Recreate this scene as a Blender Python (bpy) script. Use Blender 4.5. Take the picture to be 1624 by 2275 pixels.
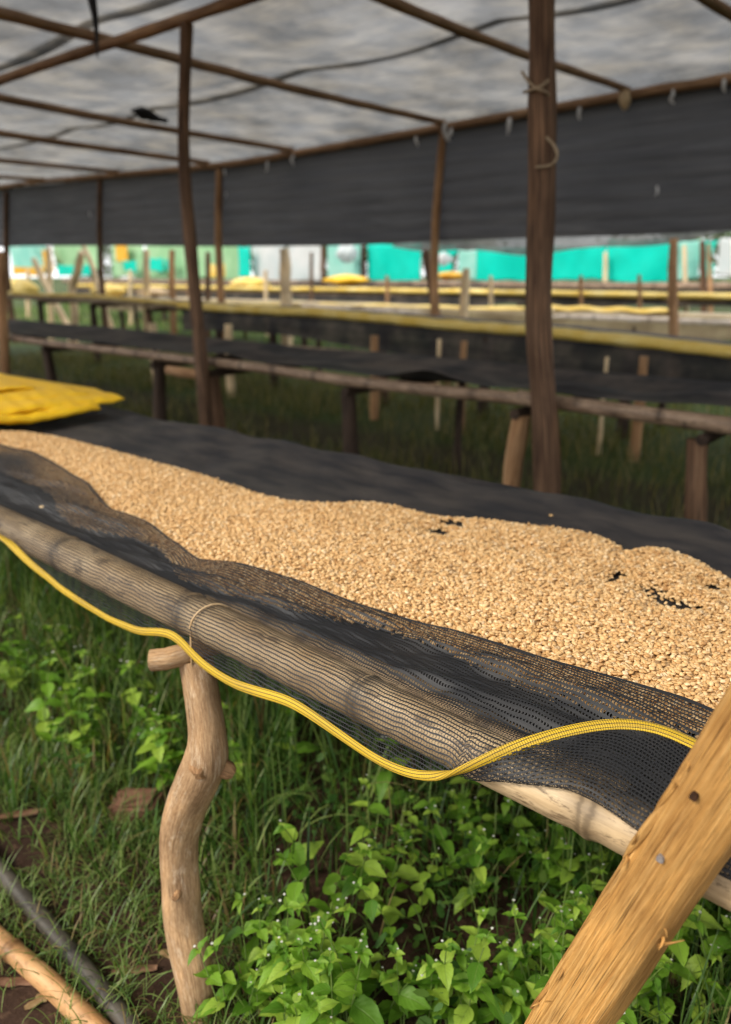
import bpy, math, random
import numpy as np
from mathutils import Vector, Matrix

sc = bpy.context.scene
for o in list(bpy.data.objects):
    bpy.data.objects.remove(o, do_unlink=True)
COL = sc.collection
R = math.radians
rng = np.random.default_rng(7)
random.seed(7)

# ------------------------------------------------------------------ camera
PITCH, YAW, CAMZ, FPX, PW, PH = R(16.7), R(43.0), 1.5, 1750.0, 1624.0, 2274.0
cd = bpy.data.cameras.new('camera')
cam = bpy.data.objects.new('camera', cd)
COL.objects.link(cam)
cam.location = (0, 0, CAMZ)
cam.rotation_euler = (math.pi / 2 - PITCH, 0, YAW)
cd.sensor_fit = 'VERTICAL'
cd.sensor_height = 24.0
cd.lens = 24.0 * FPX / PH
cd.clip_start = 0.02
cd.clip_end = 2000
cd.dof.use_dof = True
cd.dof.focus_distance = 1.14
cd.dof.aperture_fstop = (cd.lens / 1000) / 0.0096
sc.camera = cam

# ------------------------------------------------------------------ world, sun, exposure
SUN_EL, SUN_AZ = R(41), R(200)          # azimuth measured clockwise from +Y
wd = bpy.data.worlds.new('World')
sc.world = wd
wd.use_nodes = True
wn, wl = wd.node_tree.nodes, wd.node_tree.links
wn.clear()
w_out = wn.new('ShaderNodeOutputWorld')
w_bg = wn.new('ShaderNodeBackground')
w_bg.inputs['Strength'].default_value = 0.115
sky = wn.new('ShaderNodeTexSky')
sky.sky_type = 'NISHITA'
sky.sun_disc = False
sky.sun_elevation = SUN_EL
sky.sun_rotation = SUN_AZ
sky.air_density = 1.0
sky.dust_density = 3.0
w_tc = wn.new('ShaderNodeTexCoord')
w_no = wn.new('ShaderNodeTexNoise')
w_no.inputs['Scale'].default_value = 3.4
w_no.inputs['Detail'].default_value = 7
w_no.inputs['Roughness'].default_value = 0.6
w_rp = wn.new('ShaderNodeValToRGB')
w_rp.color_ramp.elements[0].position = 0.36
w_rp.color_ramp.elements[1].position = 0.62
w_rp.color_ramp.elements[0].color = (6.6, 6.8, 7.1, 1)
w_rp.color_ramp.elements[1].color = (10.0, 10.0, 10.0, 1)
w_mx = wn.new('ShaderNodeMixRGB')
w_mx.inputs[0].default_value = 0.82
wl.new(w_tc.outputs['Generated'], w_no.inputs['Vector'])
wl.new(w_no.outputs['Fac'], w_rp.inputs[0])
wl.new(sky.outputs[0], w_mx.inputs[1])
wl.new(w_rp.outputs[0], w_mx.inputs[2])
wl.new(w_mx.outputs[0], w_bg.inputs['Color'])
wl.new(w_bg.outputs[0], w_out.inputs['Surface'])

sl = bpy.data.lights.new('sun', 'SUN')
sl.energy = 1.5
sl.angle = R(16)
sl.color = (1.0, 0.91, 0.78)
sun = bpy.data.objects.new('sun', sl)
COL.objects.link(sun)
sd = Vector((math.sin(SUN_AZ) * math.cos(SUN_EL), math.cos(SUN_AZ) * math.cos(SUN_EL), math.sin(SUN_EL)))
sun.rotation_euler = (-sd).to_track_quat('-Z', 'Y').to_euler()

vs = sc.view_settings
vs.view_transform = 'Standard'
vs.look = 'None'
vs.exposure = 1.05
vs.gamma = 1.0
vs.use_curve_mapping = False
sc.cycles.use_denoising = True
sc.cycles.transparent_max_bounces = 24
sc.cycles.max_bounces = 7
sc.cycles.diffuse_bounces = 4
sc.cycles.caustics_reflective = False
sc.cycles.caustics_refractive = False
sc.cycles.filter_width = 1.2

# ------------------------------------------------------------------ surveying: a sight line from the tripod to a known plane
_f = np.array([-math.sin(YAW), math.cos(YAW), 0.0])
_r = np.array([math.cos(YAW), math.sin(YAW), 0.0])
_u = np.array([0, 0, 1.0])
_fw = _f * math.cos(PITCH) - _u * math.sin(PITCH)
_up = _f * math.sin(PITCH) + _u * math.cos(PITCH)
_C = np.array([0, 0, CAMZ])
def sight(x, y): return _fw + _r * (x - PW / 2) / FPX - _up * (y - PH / 2) / FPX
def onY(x, y, Y):
    d = sight(x, y); return _C + d * (Y / d[1])
def onZ(x, y, z):
    d = sight(x, y); return _C + d * ((z - CAMZ) / d[2])
def project(P):
    d = np.asarray(P, float) - _C
    w = d @ _fw
    return PW / 2 + FPX * (d @ _r) / w, PH / 2 - FPX * (d @ _up) / w, w

# ------------------------------------------------------------------ object helpers
def tag(o, label=None, cat=None, group=None, kind=None):
    if label: o['label'] = label
    if cat: o['category'] = cat
    if group: o['group'] = group
    if kind: o['kind'] = kind
    return o
def empty(name, loc=(0, 0, 0), rz=0.0):
    o = bpy.data.objects.new(name, None)
    o.empty_display_size = 0.05
    COL.objects.link(o)
    o.location = loc
    o.rotation_euler = (0, 0, rz)
    return o
def link(name, me, mat=None, parent=None):
    o = bpy.data.objects.new(name, me)
    COL.objects.link(o)
    if mat and not me.materials: me.materials.append(mat)
    if parent:
        o.parent = parent
        q = parent; M = Matrix.Identity(4)
        while q:
            M = q.matrix_parent_inverse @ q.matrix_basis @ M; q = q.parent
        o.matrix_parent_inverse = M.inverted()
    return o
def mesh(name, v, f, smooth=True, tc=None, uv=None, attrs=None):
    me = bpy.data.meshes.new(name)
    me.from_pydata([tuple(map(float, p)) for p in v], [], [tuple(int(i) for i in q) for q in f])
    if smooth: me.shade_smooth()
    if tc is not None:
        a = me.attributes.new('tc', 'FLOAT_VECTOR', 'POINT')
        a.data.foreach_set('vector', np.asarray(tc, np.float32).ravel())
    if uv is not None:
        ul = me.uv_layers.new(name='UVMap')
        li = np.zeros(len(me.loops), np.int32); me.loops.foreach_get('vertex_index', li)
        ul.data.foreach_set('uv', np.asarray(uv, np.float32)[li].ravel())
    for k, val in (attrs or {}).items():
        a = me.attributes.new(k, 'FLOAT', 'POINT')
        a.data.foreach_set('value', np.asarray(val, np.float32).ravel())
    me.update()
    return me
def smooth_path(pts, step):
    P = np.asarray(pts, float)
    if len(P) > 2:
        Q = np.vstack([2 * P[0] - P[1], P, 2 * P[-1] - P[-2]])
        out = []
        for i in range(1, len(Q) - 2):
            p0, p1, p2, p3 = Q[i - 1:i + 3]
            for t in np.linspace(0, 1, 8, endpoint=False):
                out.append(0.5 * ((2 * p1) + (-p0 + p2) * t + (2 * p0 - 5 * p1 + 4 * p2 - p3) * t * t + (-p0 + 3 * p1 - 3 * p2 + p3) * t ** 3))
        out.append(P[-1]); P = np.array(out)
    s = np.r_[0, np.cumsum(np.linalg.norm(np.diff(P, axis=0), axis=1))]
    n = max(2, int(s[-1] / step) + 1)
    ss = np.linspace(0, s[-1], n)
    return np.stack([np.interp(ss, s, P[:, k]) for k in range(3)], 1), ss
def tube_mesh(pts, rad, seg=12, step=0.05, wob=0.0, nodes=None, bump=0.0, oval=1.0, seed=0, cap=True, twist=0.0, ref=(0, 0, 1)):
    """a tapering round piece along a path; rad is a number or (fraction, radius) pairs"""
    P, s = smooth_path(pts, step)
    n, L = len(P), s[-1]
    if np.isscalar(rad): r = np.full(n, float(rad))
    else:
        rr = np.asarray(rad, float); r = np.interp(s / L, rr[:, 0], rr[:, 1])
    T = np.gradient(P, axis=0); T /= np.linalg.norm(T, axis=1)[:, None]
    ref = np.asarray(ref, float)
    if np.max(np.abs(T @ ref)) > 0.9: ref = np.array([0, 1.0, 0])
    A = np.cross(ref, T); A /= np.linalg.norm(A, axis=1)[:, None]
    B = np.cross(T, A)
    th = np.linspace(0, 2 * math.pi, seg, endpoint=False)
    g = np.random.default_rng(seed)
    rad2 = r[:, None] * np.ones((1, seg))
    if wob:
        for k in range(7):
            fr, m, ph, p2 = g.uniform(1.5, 14), g.integers(1, 5), g.uniform(0, 6.3), g.uniform(0, 6.3)
            rad2 *= 1 + wob / 2.2 * np.sin(fr * s[:, None] + ph) * np.sin(m * th[None, :] + p2)
    nd = np.full(n, 1.0)
    if nodes is not None:
        d = np.min(np.abs(s[:, None] - np.asarray(nodes)[None, :]), axis=1)
        nd = d
        rad2 *= (1 + bump * np.exp(-(d / 0.009) ** 2) - 0.35 * bump * np.exp(-((d - 0.02) / 0.012) ** 2))[:, None]
    ang = th[None, :] + twist * s[:, None]
    V = P[:, None, :] + rad2[..., None] * (np.cos(ang)[..., None] * A[:, None, :] + oval * np.sin(ang)[..., None] * B[:, None, :])
    rm = float(np.mean(r)); tc = np.stack([np.repeat(rm * np.cos(th)[None], n, 0), np.repeat(rm * np.sin(th)[None], n, 0), np.repeat(s[:, None], seg, 1)], -1).reshape(-1, 3)
    V = V.reshape(-1, 3)
    F = []
    for i in range(n - 1):
        for j in range(seg):
            k = (j + 1) % seg
            F.append((i * seg + j, i * seg + k, (i + 1) * seg + k, (i + 1) * seg + j))
    na = np.repeat(nd, seg)
    en = np.zeros(len(V))
    if cap:
        for e in (0, n - 1):
            c0 = len(V)
            ring = V[e * seg:(e + 1) * seg]
            V = np.vstack([V, ring, P[e][None]])
            tc = np.vstack([tc, tc[e * seg:(e + 1) * seg], [[0, 0, s[e]]]])
            na = np.r_[na, np.ones(seg + 1)]; en = np.r_[en, np.ones(seg + 1)]
            for j in range(seg):
                k = (j + 1) % seg
                F.append((c0 + k, c0 + j, c0 + seg) if e == 0 else (c0 + j, c0 + k, c0 + seg))
    return mesh('tube', V, F, tc=tc, attrs={'node': na, 'end': en})
def tube(name, pts, rad, mat, parent=None, **kw):
    return link(name, tube_mesh(pts, rad, **kw), mat, parent)
_bs = [0]
def bamboo(name, pts, rad, mat, parent=None, gap=0.34, seg=14, step=0.012, bump=0.10, wob=0.03, first=None, nodes=None):
    _bs[0] += 1
    g = np.random.default_rng(100 + _bs[0])
    L = np.sum(np.linalg.norm(np.diff(np.asarray(pts, float), axis=0), axis=1))
    if nodes is None:
        nodes, x = [], (first if first is not None else g.uniform(0.05, gap))
        while x < L:
            nodes.append(x); x += gap * g.uniform(0.8, 1.2)
        nodes = nodes or [L * 2]
    return tube(name, pts, rad, mat, parent, seg=seg, step=step, bump=bump, wob=wob, nodes=nodes, seed=_bs[0])
def grid_faces(nu, nv):
    i, j = np.meshgrid(np.arange(nu - 1), np.arange(nv - 1), indexing='ij')
    a = (i * nv + j).ravel()
    return np.stack([a, a + nv, a + nv + 1, a + 1], 1)
def copy_tree(o, parent=None):
    c = o.copy(); COL.objects.link(c)
    if parent: c.parent = parent
    for ch in list(o.children): copy_tree(ch, c)
    return c
def fbm2(x, y, seed=0, octs=4, f0=1.0):
    g = np.random.default_rng(seed)
    out = np.zeros(np.broadcast(x, y).shape); a, f = 1.0, f0
    for o in range(octs):
        for k in range(4):
            t = g.uniform(0, 6.283)
            out += a * 0.35 * np.sin(f * (np.cos(t) * x + np.sin(t) * y) * g.uniform(0.7, 1.4) + g.uniform(0, 6.283))
        a *= 0.5; f *= 2.1
    return out

# ------------------------------------------------------------------ materials
class NT:
    def __init__(s, name):
        s.m = bpy.data.materials.new(name); s.m.use_nodes = True
        s.t = s.m.node_tree; s.t.nodes.clear()
        s.out = s.n('ShaderNodeOutputMaterial')
    def n(s, ty, **kw):
        x = s.t.nodes.new(ty)
        for k, v in kw.items(): setattr(x, k, v)
        return x
    def l(s, a, b): s.t.links.new(a, b)
    def put(s, sock, v):
        if hasattr(v, 'default_value') and hasattr(v, 'links'): s.l(v, sock)
        else: sock.default_value = v
    def math(s, op, a, b=None, c=None):
        x = s.n('ShaderNodeMath', operation=op)
        s.put(x.inputs[0], a)
        if b is not None: s.put(x.inputs[1], b)
        if c is not None: s.put(x.inputs[2], c)
        return x.outputs[0]
    def vmul(s, v, k):
        x = s.n('ShaderNodeVectorMath', operation='MULTIPLY')
        s.l(v, x.inputs[0]); x.inputs[1].default_value = k
        return x.outputs[0]
    def vadd(s, v, k):
        x = s.n('ShaderNodeVectorMath', operation='ADD')
        s.l(v, x.inputs[0]); s.put(x.inputs[1], k)
        return x.outputs[0]
    def noise(s, v, scale, detail=4, rough=0.55, dist=0.0):
        x = s.n('ShaderNodeTexNoise')
        if v is not None: s.l(v, x.inputs['Vector'])
        x.inputs['Scale'].default_value = scale; x.inputs['Detail'].default_value = detail
        x.inputs['Roughness'].default_value = rough; x.inputs['Distortion'].default_value = dist
        return x.outputs['Fac']
    def ramp(s, fac, stops):
        x = s.n('ShaderNodeValToRGB'); cr = x.color_ramp
        while len(cr.elements) < len(stops): cr.elements.new(0.5)
        for e, (p, c) in zip(cr.elements, stops):
            e.position = p; e.color = (*c, 1) if hasattr(c, '__len__') else (c, c, c, 1)
        s.l(fac, x.inputs[0]); return x.outputs[0]
    def mix(s, fac, a, b, mode='MIX'):
        x = s.n('ShaderNodeMixRGB', blend_type=mode)
        s.put(x.inputs[0], fac)
        for k, v in ((1, a), (2, b)):
            if isinstance(v, tuple): v = (*v, 1) if len(v) == 3 else v
            s.put(x.inputs[k], v)
        return x.outputs[0]
    def attr(s, name):
        return s.n('ShaderNodeAttribute', attribute_name=name)
    def rnd(s): return s.n('ShaderNodeObjectInfo').outputs['Random']
    def bump(s, h, strength, dist):
        x = s.n('ShaderNodeBump'); x.inputs['Strength'].default_value = strength; x.inputs['Distance'].default_value = dist
        s.l(h, x.inputs['Height']); return x.outputs[0]
    def bsdf(s, col, rough=0.7, spec=0.3, normal=None, sheen=0.0):
        b = s.n('ShaderNodeBsdfPrincipled')
        if isinstance(col, tuple): col = (*col, 1)
        s.put(b.inputs['Base Color'], col); s.put(b.inputs['Roughness'], rough)
        b.inputs['Specular IOR Level'].default_value = spec
        if sheen: b.inputs['Sheen Weight'].default_value = sheen
        if normal is not None: s.l(normal, b.inputs['Normal'])
        return b.outputs[0]
    def done(s, sh):
        s.l(sh, s.out.inputs['Surface']); return s.m
    def mixsh(s, fac, a, b):
        x = s.n('ShaderNodeMixShader'); s.put(x.inputs[0], fac); s.l(a, x.inputs[1]); s.l(b, x.inputs[2]); return x.outputs[0]

def wood(name, dark, mid, light, grain=70.0, stretch=0.05, rough=0.75, crack=0.6, endcol=None, patch=5.0, bumpd=0.003, streak=None, soft=0.0):
    t = NT(name)
    tc = t.attr('tc').outputs['Vector']
    off = t.n('ShaderNodeCombineXYZ'); rv = t.math('MULTIPLY', t.rnd(), 37.0)
    t.l(rv, off.inputs[2]); t.l(rv, off.inputs[0])
    v = t.vadd(tc, off.outputs[0])
    vs_ = t.vmul(v, (1, 1, stretch))
    n1 = t.noise(vs_, grain, 6, 0.66, 0.0)
    n2 = t.noise(t.vmul(v, (1, 1, 0.35)), patch, 4, 0.6)
    n3 = t.noise(t.vmul(v, (1, 1, stretch * 0.6)), grain * 1.6, 2, 0.5)
    n1 = t.math('ADD', t.math('MULTIPLY', n1, 1 - soft), t.math('MULTIPLY', t.noise(t.vmul(v, (1, 1, 0.3)), grain * 1.4, 5, 0.7), soft))
    c = t.ramp(n1, [(0.30, dark), (0.48, mid), (0.68, light)])
    c = t.mix(0.75, c, t.ramp(n2, [(0.32, (0.55, 0.5, 0.46)), (0.5, (0.95, 0.95, 0.95)), (0.68, (1.35, 1.3, 1.22))]), 'MULTIPLY')
    ck = t.ramp(n3, [(0.29, 1.0), (0.345, 0.0)])
    c = t.mix(t.math('MULTIPLY', ck, crack), c, tuple(x * 0.28 for x in dark))
    if streak:
        c = t.mix(t.ramp(t.noise(t.vmul(v, (1, 1, 0.3)), 60, 6, 0.75), [(0.54, 0.0), (0.66, 0.75)]), c, streak)
    if endcol:
        c = t.mix(t.attr('end').outputs['Fac'], c, t.mix(t.noise(v, 60, 4), tuple(x * 0.7 for x in endcol), endcol))
    if soft:
        fb = t.noise(t.vmul(v, (1, 1, 0.018)), 900, 3, 0.6)
        c = t.mix(0.8, c, t.ramp(fb, [(0.32, (0.52, 0.45, 0.38)), (0.47, (1.0, 1.0, 1.0)), (0.68, (1.2, 1.18, 1.14))]), 'MULTIPLY')
        n1 = t.math('ADD', n1, fb)
    h = t.math('SUBTRACT', t.math('ADD', n1, t.math('MULTIPLY', n2, 0.6)), t.math('MULTIPLY', ck, 0.8))
    return t.done(t.bsdf(c, rough, 0.25, t.bump(h, 0.7, bumpd)))
def bamboo_mat(name, base, light, dark, smudge, rough=0.5):
    t = NT(name)
    tc = t.attr('tc').outputs['Vector']
    off = t.n('ShaderNodeCombineXYZ'); rv = t.math('MULTIPLY', t.rnd(), 53.0)
    t.l(rv, off.inputs[2]); t.l(rv, off.inputs[1])
    v = t.vadd(tc, off.outputs[0])
    n1 = t.noise(t.vmul(v, (1, 1, 0.03)), 120, 4, 0.6)
    n2 = t.noise(t.vmul(v, (1, 1, 0.5)), 11, 6, 0.65, 0.4)
    n3 = t.noise(t.vmul(v, (1, 1, 0.4)), 45, 5, 0.7)
    c = t.mix(t.ramp(n2, [(0.38, 0.0), (0.62, 1.0)]), base, light)
    c = t.mix(t.math('MULTIPLY', t.ramp(n1, [(0.4, 0.0), (0.7, 1.0)]), 0.35), c, dark)
    c = t.mix(t.math('MULTIPLY', t.ramp(n3, [(0.54, 0.0), (0.63, 1.0)]), smudge), c, dark)
    c = t.mix(t.ramp(t.noise(t.vmul(v, (1, 1, 0.16)), 30, 5, 0.7), [(0.50, 0.0), (0.64, 0.75 * min(1.0, smudge + .1))]), c, tuple(.55 * b_ + .45 * d_ for b_, d_ in zip(dark, base)))
    sp_ = t.ramp(t.noise(t.vmul(v, (1, 1, 0.012)), 150, 2, 0.5), [(0.27, 1.0), (0.31, 0.0)])
    c = t.mix(t.math('MULTIPLY', sp_, 0.8), c, tuple(x * .5 for x in dark))
    nd = t.attr('node').outputs['Fac']
    ndn = t.math('ADD', nd, t.math('MULTIPLY', t.math('SUBTRACT', n3, 0.5), 0.03))
    band = t.ramp(ndn, [(0.0, 0.55), (0.006, 0.85), (0.014, 0.35), (0.045, 0.0)])
    c = t.mix(band, c, tuple(x * 0.45 for x in dark))
    c = t.mix(t.math('MULTIPLY', t.attr('end').outputs['Fac'], 0.8), c, (0.22, 0.14, 0.07))
    h = t.math('ADD', n1, t.math('MULTIPLY', n3, 0.6))
    return t.done(t.bsdf(c, rough, 0.35, t.bump(h, 0.35, 0.0015)))

def net_near():
    """knitted shade cloth: parallel yarns joined by zigzag stitches, see-through between them"""
    t = NT('knitted_net')
    uv = t.n('ShaderNodeUVMap').outputs[0]
    nv = t.n('ShaderNodeTexNoise'); t.l(uv, nv.inputs['Vector']); nv.inputs['Scale'].default_value = 22; nv.inputs['Detail'].default_value = 2
    sp = t.n('ShaderNodeSeparateXYZ'); t.l(uv, sp.inputs[0])
    u, v = sp.outputs[0], sp.outputs[1]
    wv = t.math('MULTIPLY', t.math('SUBTRACT', nv.outputs['Fac'], 0.5), 0.010)
    vv = t.math('DIVIDE', t.math('ADD', v, wv), 0.0068)
    a = t.math('ABSOLUTE', t.math('SUBTRACT', t.math('FRACT', vv), 0.5))
    loops = t.math('MULTIPLY', t.math('SINE', t.math('MULTIPLY', u, 2 * math.pi / 0.0036)), 0.035)
    hard = t.attr('dense').outputs['Fac']
    line = t.math('LESS_THAN', t.math('ADD', a, loops), t.math('MULTIPLY_ADD', hard, 0.22, 0.12))
    zz = t.math('PINGPONG', vv, 1.0)
    b = t.math('ABSOLUTE', t.math('SUBTRACT', t.math('FRACT', t.math('ADD', t.math('DIVIDE', u, 0.0052), t.math('MULTIPLY', zz, 0.9))), 0.5))
    cross = t.math('LESS_THAN', b, t.math('MULTIPLY_ADD', hard, 0.20, 0.06))
    al = t.math('MAXIMUM', line, cross)
    al = t.math('MAXIMUM', al, t.math('GREATER_THAN', hard, 1.5))
    col = t.mix(t.noise(uv, 300, 2), (0.008, 0.009, 0.011), (0.026, 0.027, 0.030))
    col = t.mix(t.ramp(t.noise(uv, 6, 4), [(0.45, 0.0), (0.75, 0.4)]), col, (0.05, 0.046, 0.042))
    sh = t.bsdf(col, 0.6, 0.35)
    return t.done(t.mixsh(al, t.n('ShaderNodeBsdfTransparent').outputs[0], sh))
def net_far(name, cov, var, col, streak=0.0, dust=(0.1, 0.09, 0.075), dustw=0.3, transl=0.3, nscale=0.7, coords='Object'):
    """the same cloth where single yarns are too fine to see"""
    t = NT(name)
    if coords == 'UV': oc = t.n('ShaderNodeUVMap').outputs[0]
    else: oc = t.n('ShaderNodeTexCoord').outputs['Object']
    n1 = t.noise(oc, nscale, 6, 0.62)
    n2 = t.noise(t.vmul(oc, (0.12, 4.0, 4.0)), 5.0, 5, 0.65)
    al = t.math('ADD', cov, t.math('MULTIPLY', t.math('SUBTRACT', n1, 0.5), var))
    al = t.math('ADD', al, t.math('MULTIPLY', t.math('SUBTRACT', n2, 0.5), streak))
    al.node.use_clamp = True
    c = t.mix(t.math('MULTIPLY', t.ramp(t.noise(oc, nscale * 2.3, 5, 0.6), [(0.4, 0.0), (0.7, 1.0)]), dustw), col, dust)
    c = t.mix(0.8, c, t.ramp(n2, [(0.34, (0.68, 0.68, 0.7)), (0.66, (1.32, 1.32, 1.3))]), 'MULTIPLY')
    b = t.bsdf(c, 0.75, 0.2)
    tr = t.n('ShaderNodeBsdfTranslucent'); t.l(c, tr.inputs['Color'])
    return t.done(t.mixsh(al, t.n('ShaderNodeBsdfTransparent').outputs[0], t.mixsh(transl, b, tr.outputs[0])))
def weave_mat():
    """bed cloth lying doubled: almost closed weave"""
    t = NT('bed_weave')
    uv = t.n('ShaderNodeUVMap').outputs[0]
    sp = t.n('ShaderNodeSeparateXYZ'); t.l(uv, sp.inputs[0])
    s1 = t.math('SINE', t.math('MULTIPLY', sp.outputs[0], 2 * math.pi / 0.005))
    s2 = t.math('SINE', t.math('MULTIPLY', sp.outputs[1], 2 * math.pi / 0.0062))
    w = t.math('ADD', t.math('MULTIPLY', t.math('MULTIPLY', s1, s2), 0.5), 0.5)
    n = t.noise(t.vmul(uv, (0.35, 1, 1)), 11, 6, 0.65)
    c = t.mix(w, (0.008, 0.008, 0.010), (0.027, 0.027, 0.031))
    c = t.mix(t.ramp(n, [(0.40, 0.0), (0.68, 0.85)]), c, (0.070, 0.060, 0.053))
    al = t.math('GREATER_THAN', w, 0.05)
    return t.done(t.mixsh(al, t.n('ShaderNodeBsdfTransparent').outputs[0], t.bsdf(c, 0.65, 0.3, t.bump(w, 0.6, 0.001))))
def hem_mat():
    t = NT('yellow_selvage')
    uv = t.n('ShaderNodeUVMap').outputs[0]
    sp = t.n('ShaderNodeSeparateXYZ'); t.l(uv, sp.inputs[0])
    st = t.math('SINE', t.math('MULTIPLY', sp.outputs[0], 2 * math.pi / 0.0035))
    a = t.math('ADD', t.math('MULTIPLY', sp.outputs[1], 9.0), t.math('MULTIPLY', st, 0.05))
    ln = t.math('LESS_THAN', t.math('ABSOLUTE', t.math('SUBTRACT', t.math('FRACT', a), 0.5)), 0.10)
    c = t.mix(t.noise(uv, 260, 3), (0.48, 0.30, 0.015), (0.74, 0.50, 0.035))
    c = t.mix(t.ramp(t.noise(uv, 9, 4), [(0.45, 0.0), (0.7, 0.7)]), c, (0.34, 0.22, 0.05))
    c = t.mix(t.math('MULTIPLY', ln, 0.85), c, (0.05, 0.045, 0.03))
    h = t.math('SUBTRACT', t.math('MULTIPLY', st, 0.4), ln)
    return t.done(t.bsdf(c, 0.6, 0.3, t.bump(h, 0.7, 0.0012)))
def plain(name, ca, cb, scale=6.0, rough=0.7, transl=0.0, spec=0.3, bumpd=0.0):
    t = NT(name)
    oc = t.n('ShaderNodeTexCoord').outputs['Object']
    n = t.noise(oc, scale, 5, 0.6)
    c = t.mix(t.ramp(n, [(0.35, 0.0), (0.65, 1.0)]), ca, cb)
    b = t.bsdf(c, rough, spec, t.bump(n, 0.6, bumpd) if bumpd else None)
    if transl:
        tr = t.n('ShaderNodeBsdfTranslucent'); t.l(c, tr.inputs['Color'])
        b = t.mixsh(transl, b, tr.outputs[0])
    return t.done(b)
def leaf_mat(name, c1, c2, c3, transl=0.35, rough=0.45, vein=False, key='rnd', straw=False):
    t = NT(name)
    r = t.attr(key).outputs['Fac'] if key == 'rnd' else t.rnd()
    oc = t.n('ShaderNodeTexCoord').outputs['Object']
    c = t.ramp(r, [(0.0, c1), (0.5, c2), (0.92, c3)] + ([(0.94, (0.34, 0.26, 0.12)), (1.0, (0.24, 0.15, 0.07))] if straw else []))
    c = t.mix(0.5, c, t.ramp(t.noise(oc, 60 if vein else 9, 3), [(0.35, (0.75, 0.78, 0.7)), (0.65, (1.15, 1.12, 1.1))]), 'MULTIPLY')
    nrm = None
    if vein:
        uv = t.n('ShaderNodeUVMap').outputs[0]
        sp = t.n('ShaderNodeSeparateXYZ'); t.l(uv, sp.inputs[0])
        ax = t.math('ABSOLUTE', sp.outputs[1])
        vv = t.math('PINGPONG', t.math('SUBTRACT', t.math('MULTIPLY', sp.outputs[0], 6.0), t.math('MULTIPLY', ax, 2.2)), 0.5)
        mid = t.ramp(ax, [(0.02, 1.0), (0.08, 0.0)])
        c = t.mix(t.math('MULTIPLY', mid, 0.5), c, (0.20, 0.30, 0.07))
        nrm = t.bump(t.math('SUBTRACT', vv, mid), 0.5, 0.0012)
    b = t.bsdf(c, rough, 0.35, nrm)
    tr = t.n('ShaderNodeBsdfTranslucent'); t.l(t.mix(1.0, c, (1.2, 1.25, 0.5), 'MULTIPLY'), tr.inputs['Color'])
    return t.done(t.mixsh(transl, b, tr.outputs[0]))
def soil_mat():
    t = NT('earth')
    oc = t.n('ShaderNodeTexCoord').outputs['Object']
    sp = t.n('ShaderNodeSeparateXYZ'); t.l(oc, sp.inputs[0])
    n1 = t.noise(oc, 2.2, 6, 0.65); n2 = t.noise(oc, 38, 6, 0.7); n3 = t.noise(oc, 0.35, 5, 0.6)
    c = t.mix(t.ramp(n1, [(0.3, 0.0), (0.7, 1.0)]), (0.026, 0.014, 0.009), (0.065, 0.036, 0.023))
    c = t.mix(t.ramp(n2, [(0.52, 0.0), (0.72, 0.75)]), c, (0.15, 0.09, 0.055))
    fy = t.ramp(t.math('ADD', t.math('MULTIPLY', sp.outputs[1], 0.1), t.math('MULTIPLY', t.math('SUBTRACT', n1, 0.5), 0.1)), [(0.30, 0.0), (0.36, 0.75), (0.47, 0.75), (0.50, 0.3), (0.55, 0.3), (0.6, 0.9)])
    gc = t.mix(n2, (0.03, 0.05, 0.012), (0.075, 0.115, 0.03))
    c = t.mix(t.math('MULTIPLY', fy, t.ramp(t.math('ADD', n3, t.math('MULTIPLY', n1, 0.4)), [(0.4, 0.35), (0.7, 1.0)])), c, gc)
    return t.done(t.bsdf(c, 0.9, 0.15, t.bump(t.math('ADD', n1, t.math('MULTIPLY', n2, 0.5)), 0.9, 0.015)))
def bean_mat():
    t = NT('parchment_bean')
    r = t.rnd()
    oc = t.n('ShaderNodeTexCoord').outputs['Object']
    c = t.ramp(r, [(0.0, (0.46, 0.25, 0.095)), (0.10, (0.60, 0.365, 0.15)), (0.5, (0.69, 0.445, 0.20)), (0.85, (0.80, 0.57, 0.30)), (0.96, (0.82, 0.64, 0.40)), (1.0, (0.30, 0.17, 0.07))])
    n = t.noise(oc, 420, 3)
    c = t.mix(0.5, c, t.ramp(n, [(0.35, (0.82, 0.74, 0.62)), (0.6, (1.06, 1.05, 1.03))]), 'MULTIPLY')
    c = t.mix(t.math('MULTIPLY', t.attr('crease').outputs['Fac'], 0.75), c, (0.22, 0.12, 0.05))
    return t.done(t.bsdf(c, 0.5, 0.35, t.bump(n, 0.3, 0.0006)))

M = {}
M['post'] = wood('post_bark', (0.028, 0.015, 0.009), (0.105, 0.057, 0.032), (0.22, 0.13, 0.075), 90, 0.03, crack=0.8, patch=9)
M['post_light'] = wood('post_peeled', (0.14, 0.07, 0.03), (0.33, 0.18, 0.085), (0.50, 0.31, 0.165), 60, 0.04, patch=7)
M['pole'] = wood('roof_pole', (0.10, 0.056, 0.032), (0.28, 0.17, 0.098), (0.48, 0.32, 0.20), 90, 0.05, patch=5)
M['pale'] = wood('pale_wood', (0.45, 0.31, 0.17), (0.66, 0.50, 0.30), (0.80, 0.66, 0.45), 50, 0.05, crack=0.3)
M['leg'] = wood('crooked_limb', (0.22, 0.125, 0.06), (0.36, 0.225, 0.118), (0.52, 0.355, 0.20), 170, 0.07, crack=0.4, endcol=(0.78, 0.56, 0.24), patch=24, bumpd=0.002, streak=(0.58, 0.45, 0.31), soft=.6)
M['brace'] = wood('split_timber', (0.33, 0.15, 0.038), (0.52, 0.275, 0.078), (0.64, 0.385, 0.14), 260, 0.022, crack=0.75, endcol=(0.6, 0.4, 0.17), patch=18, bumpd=0.005, soft=.12)
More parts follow.
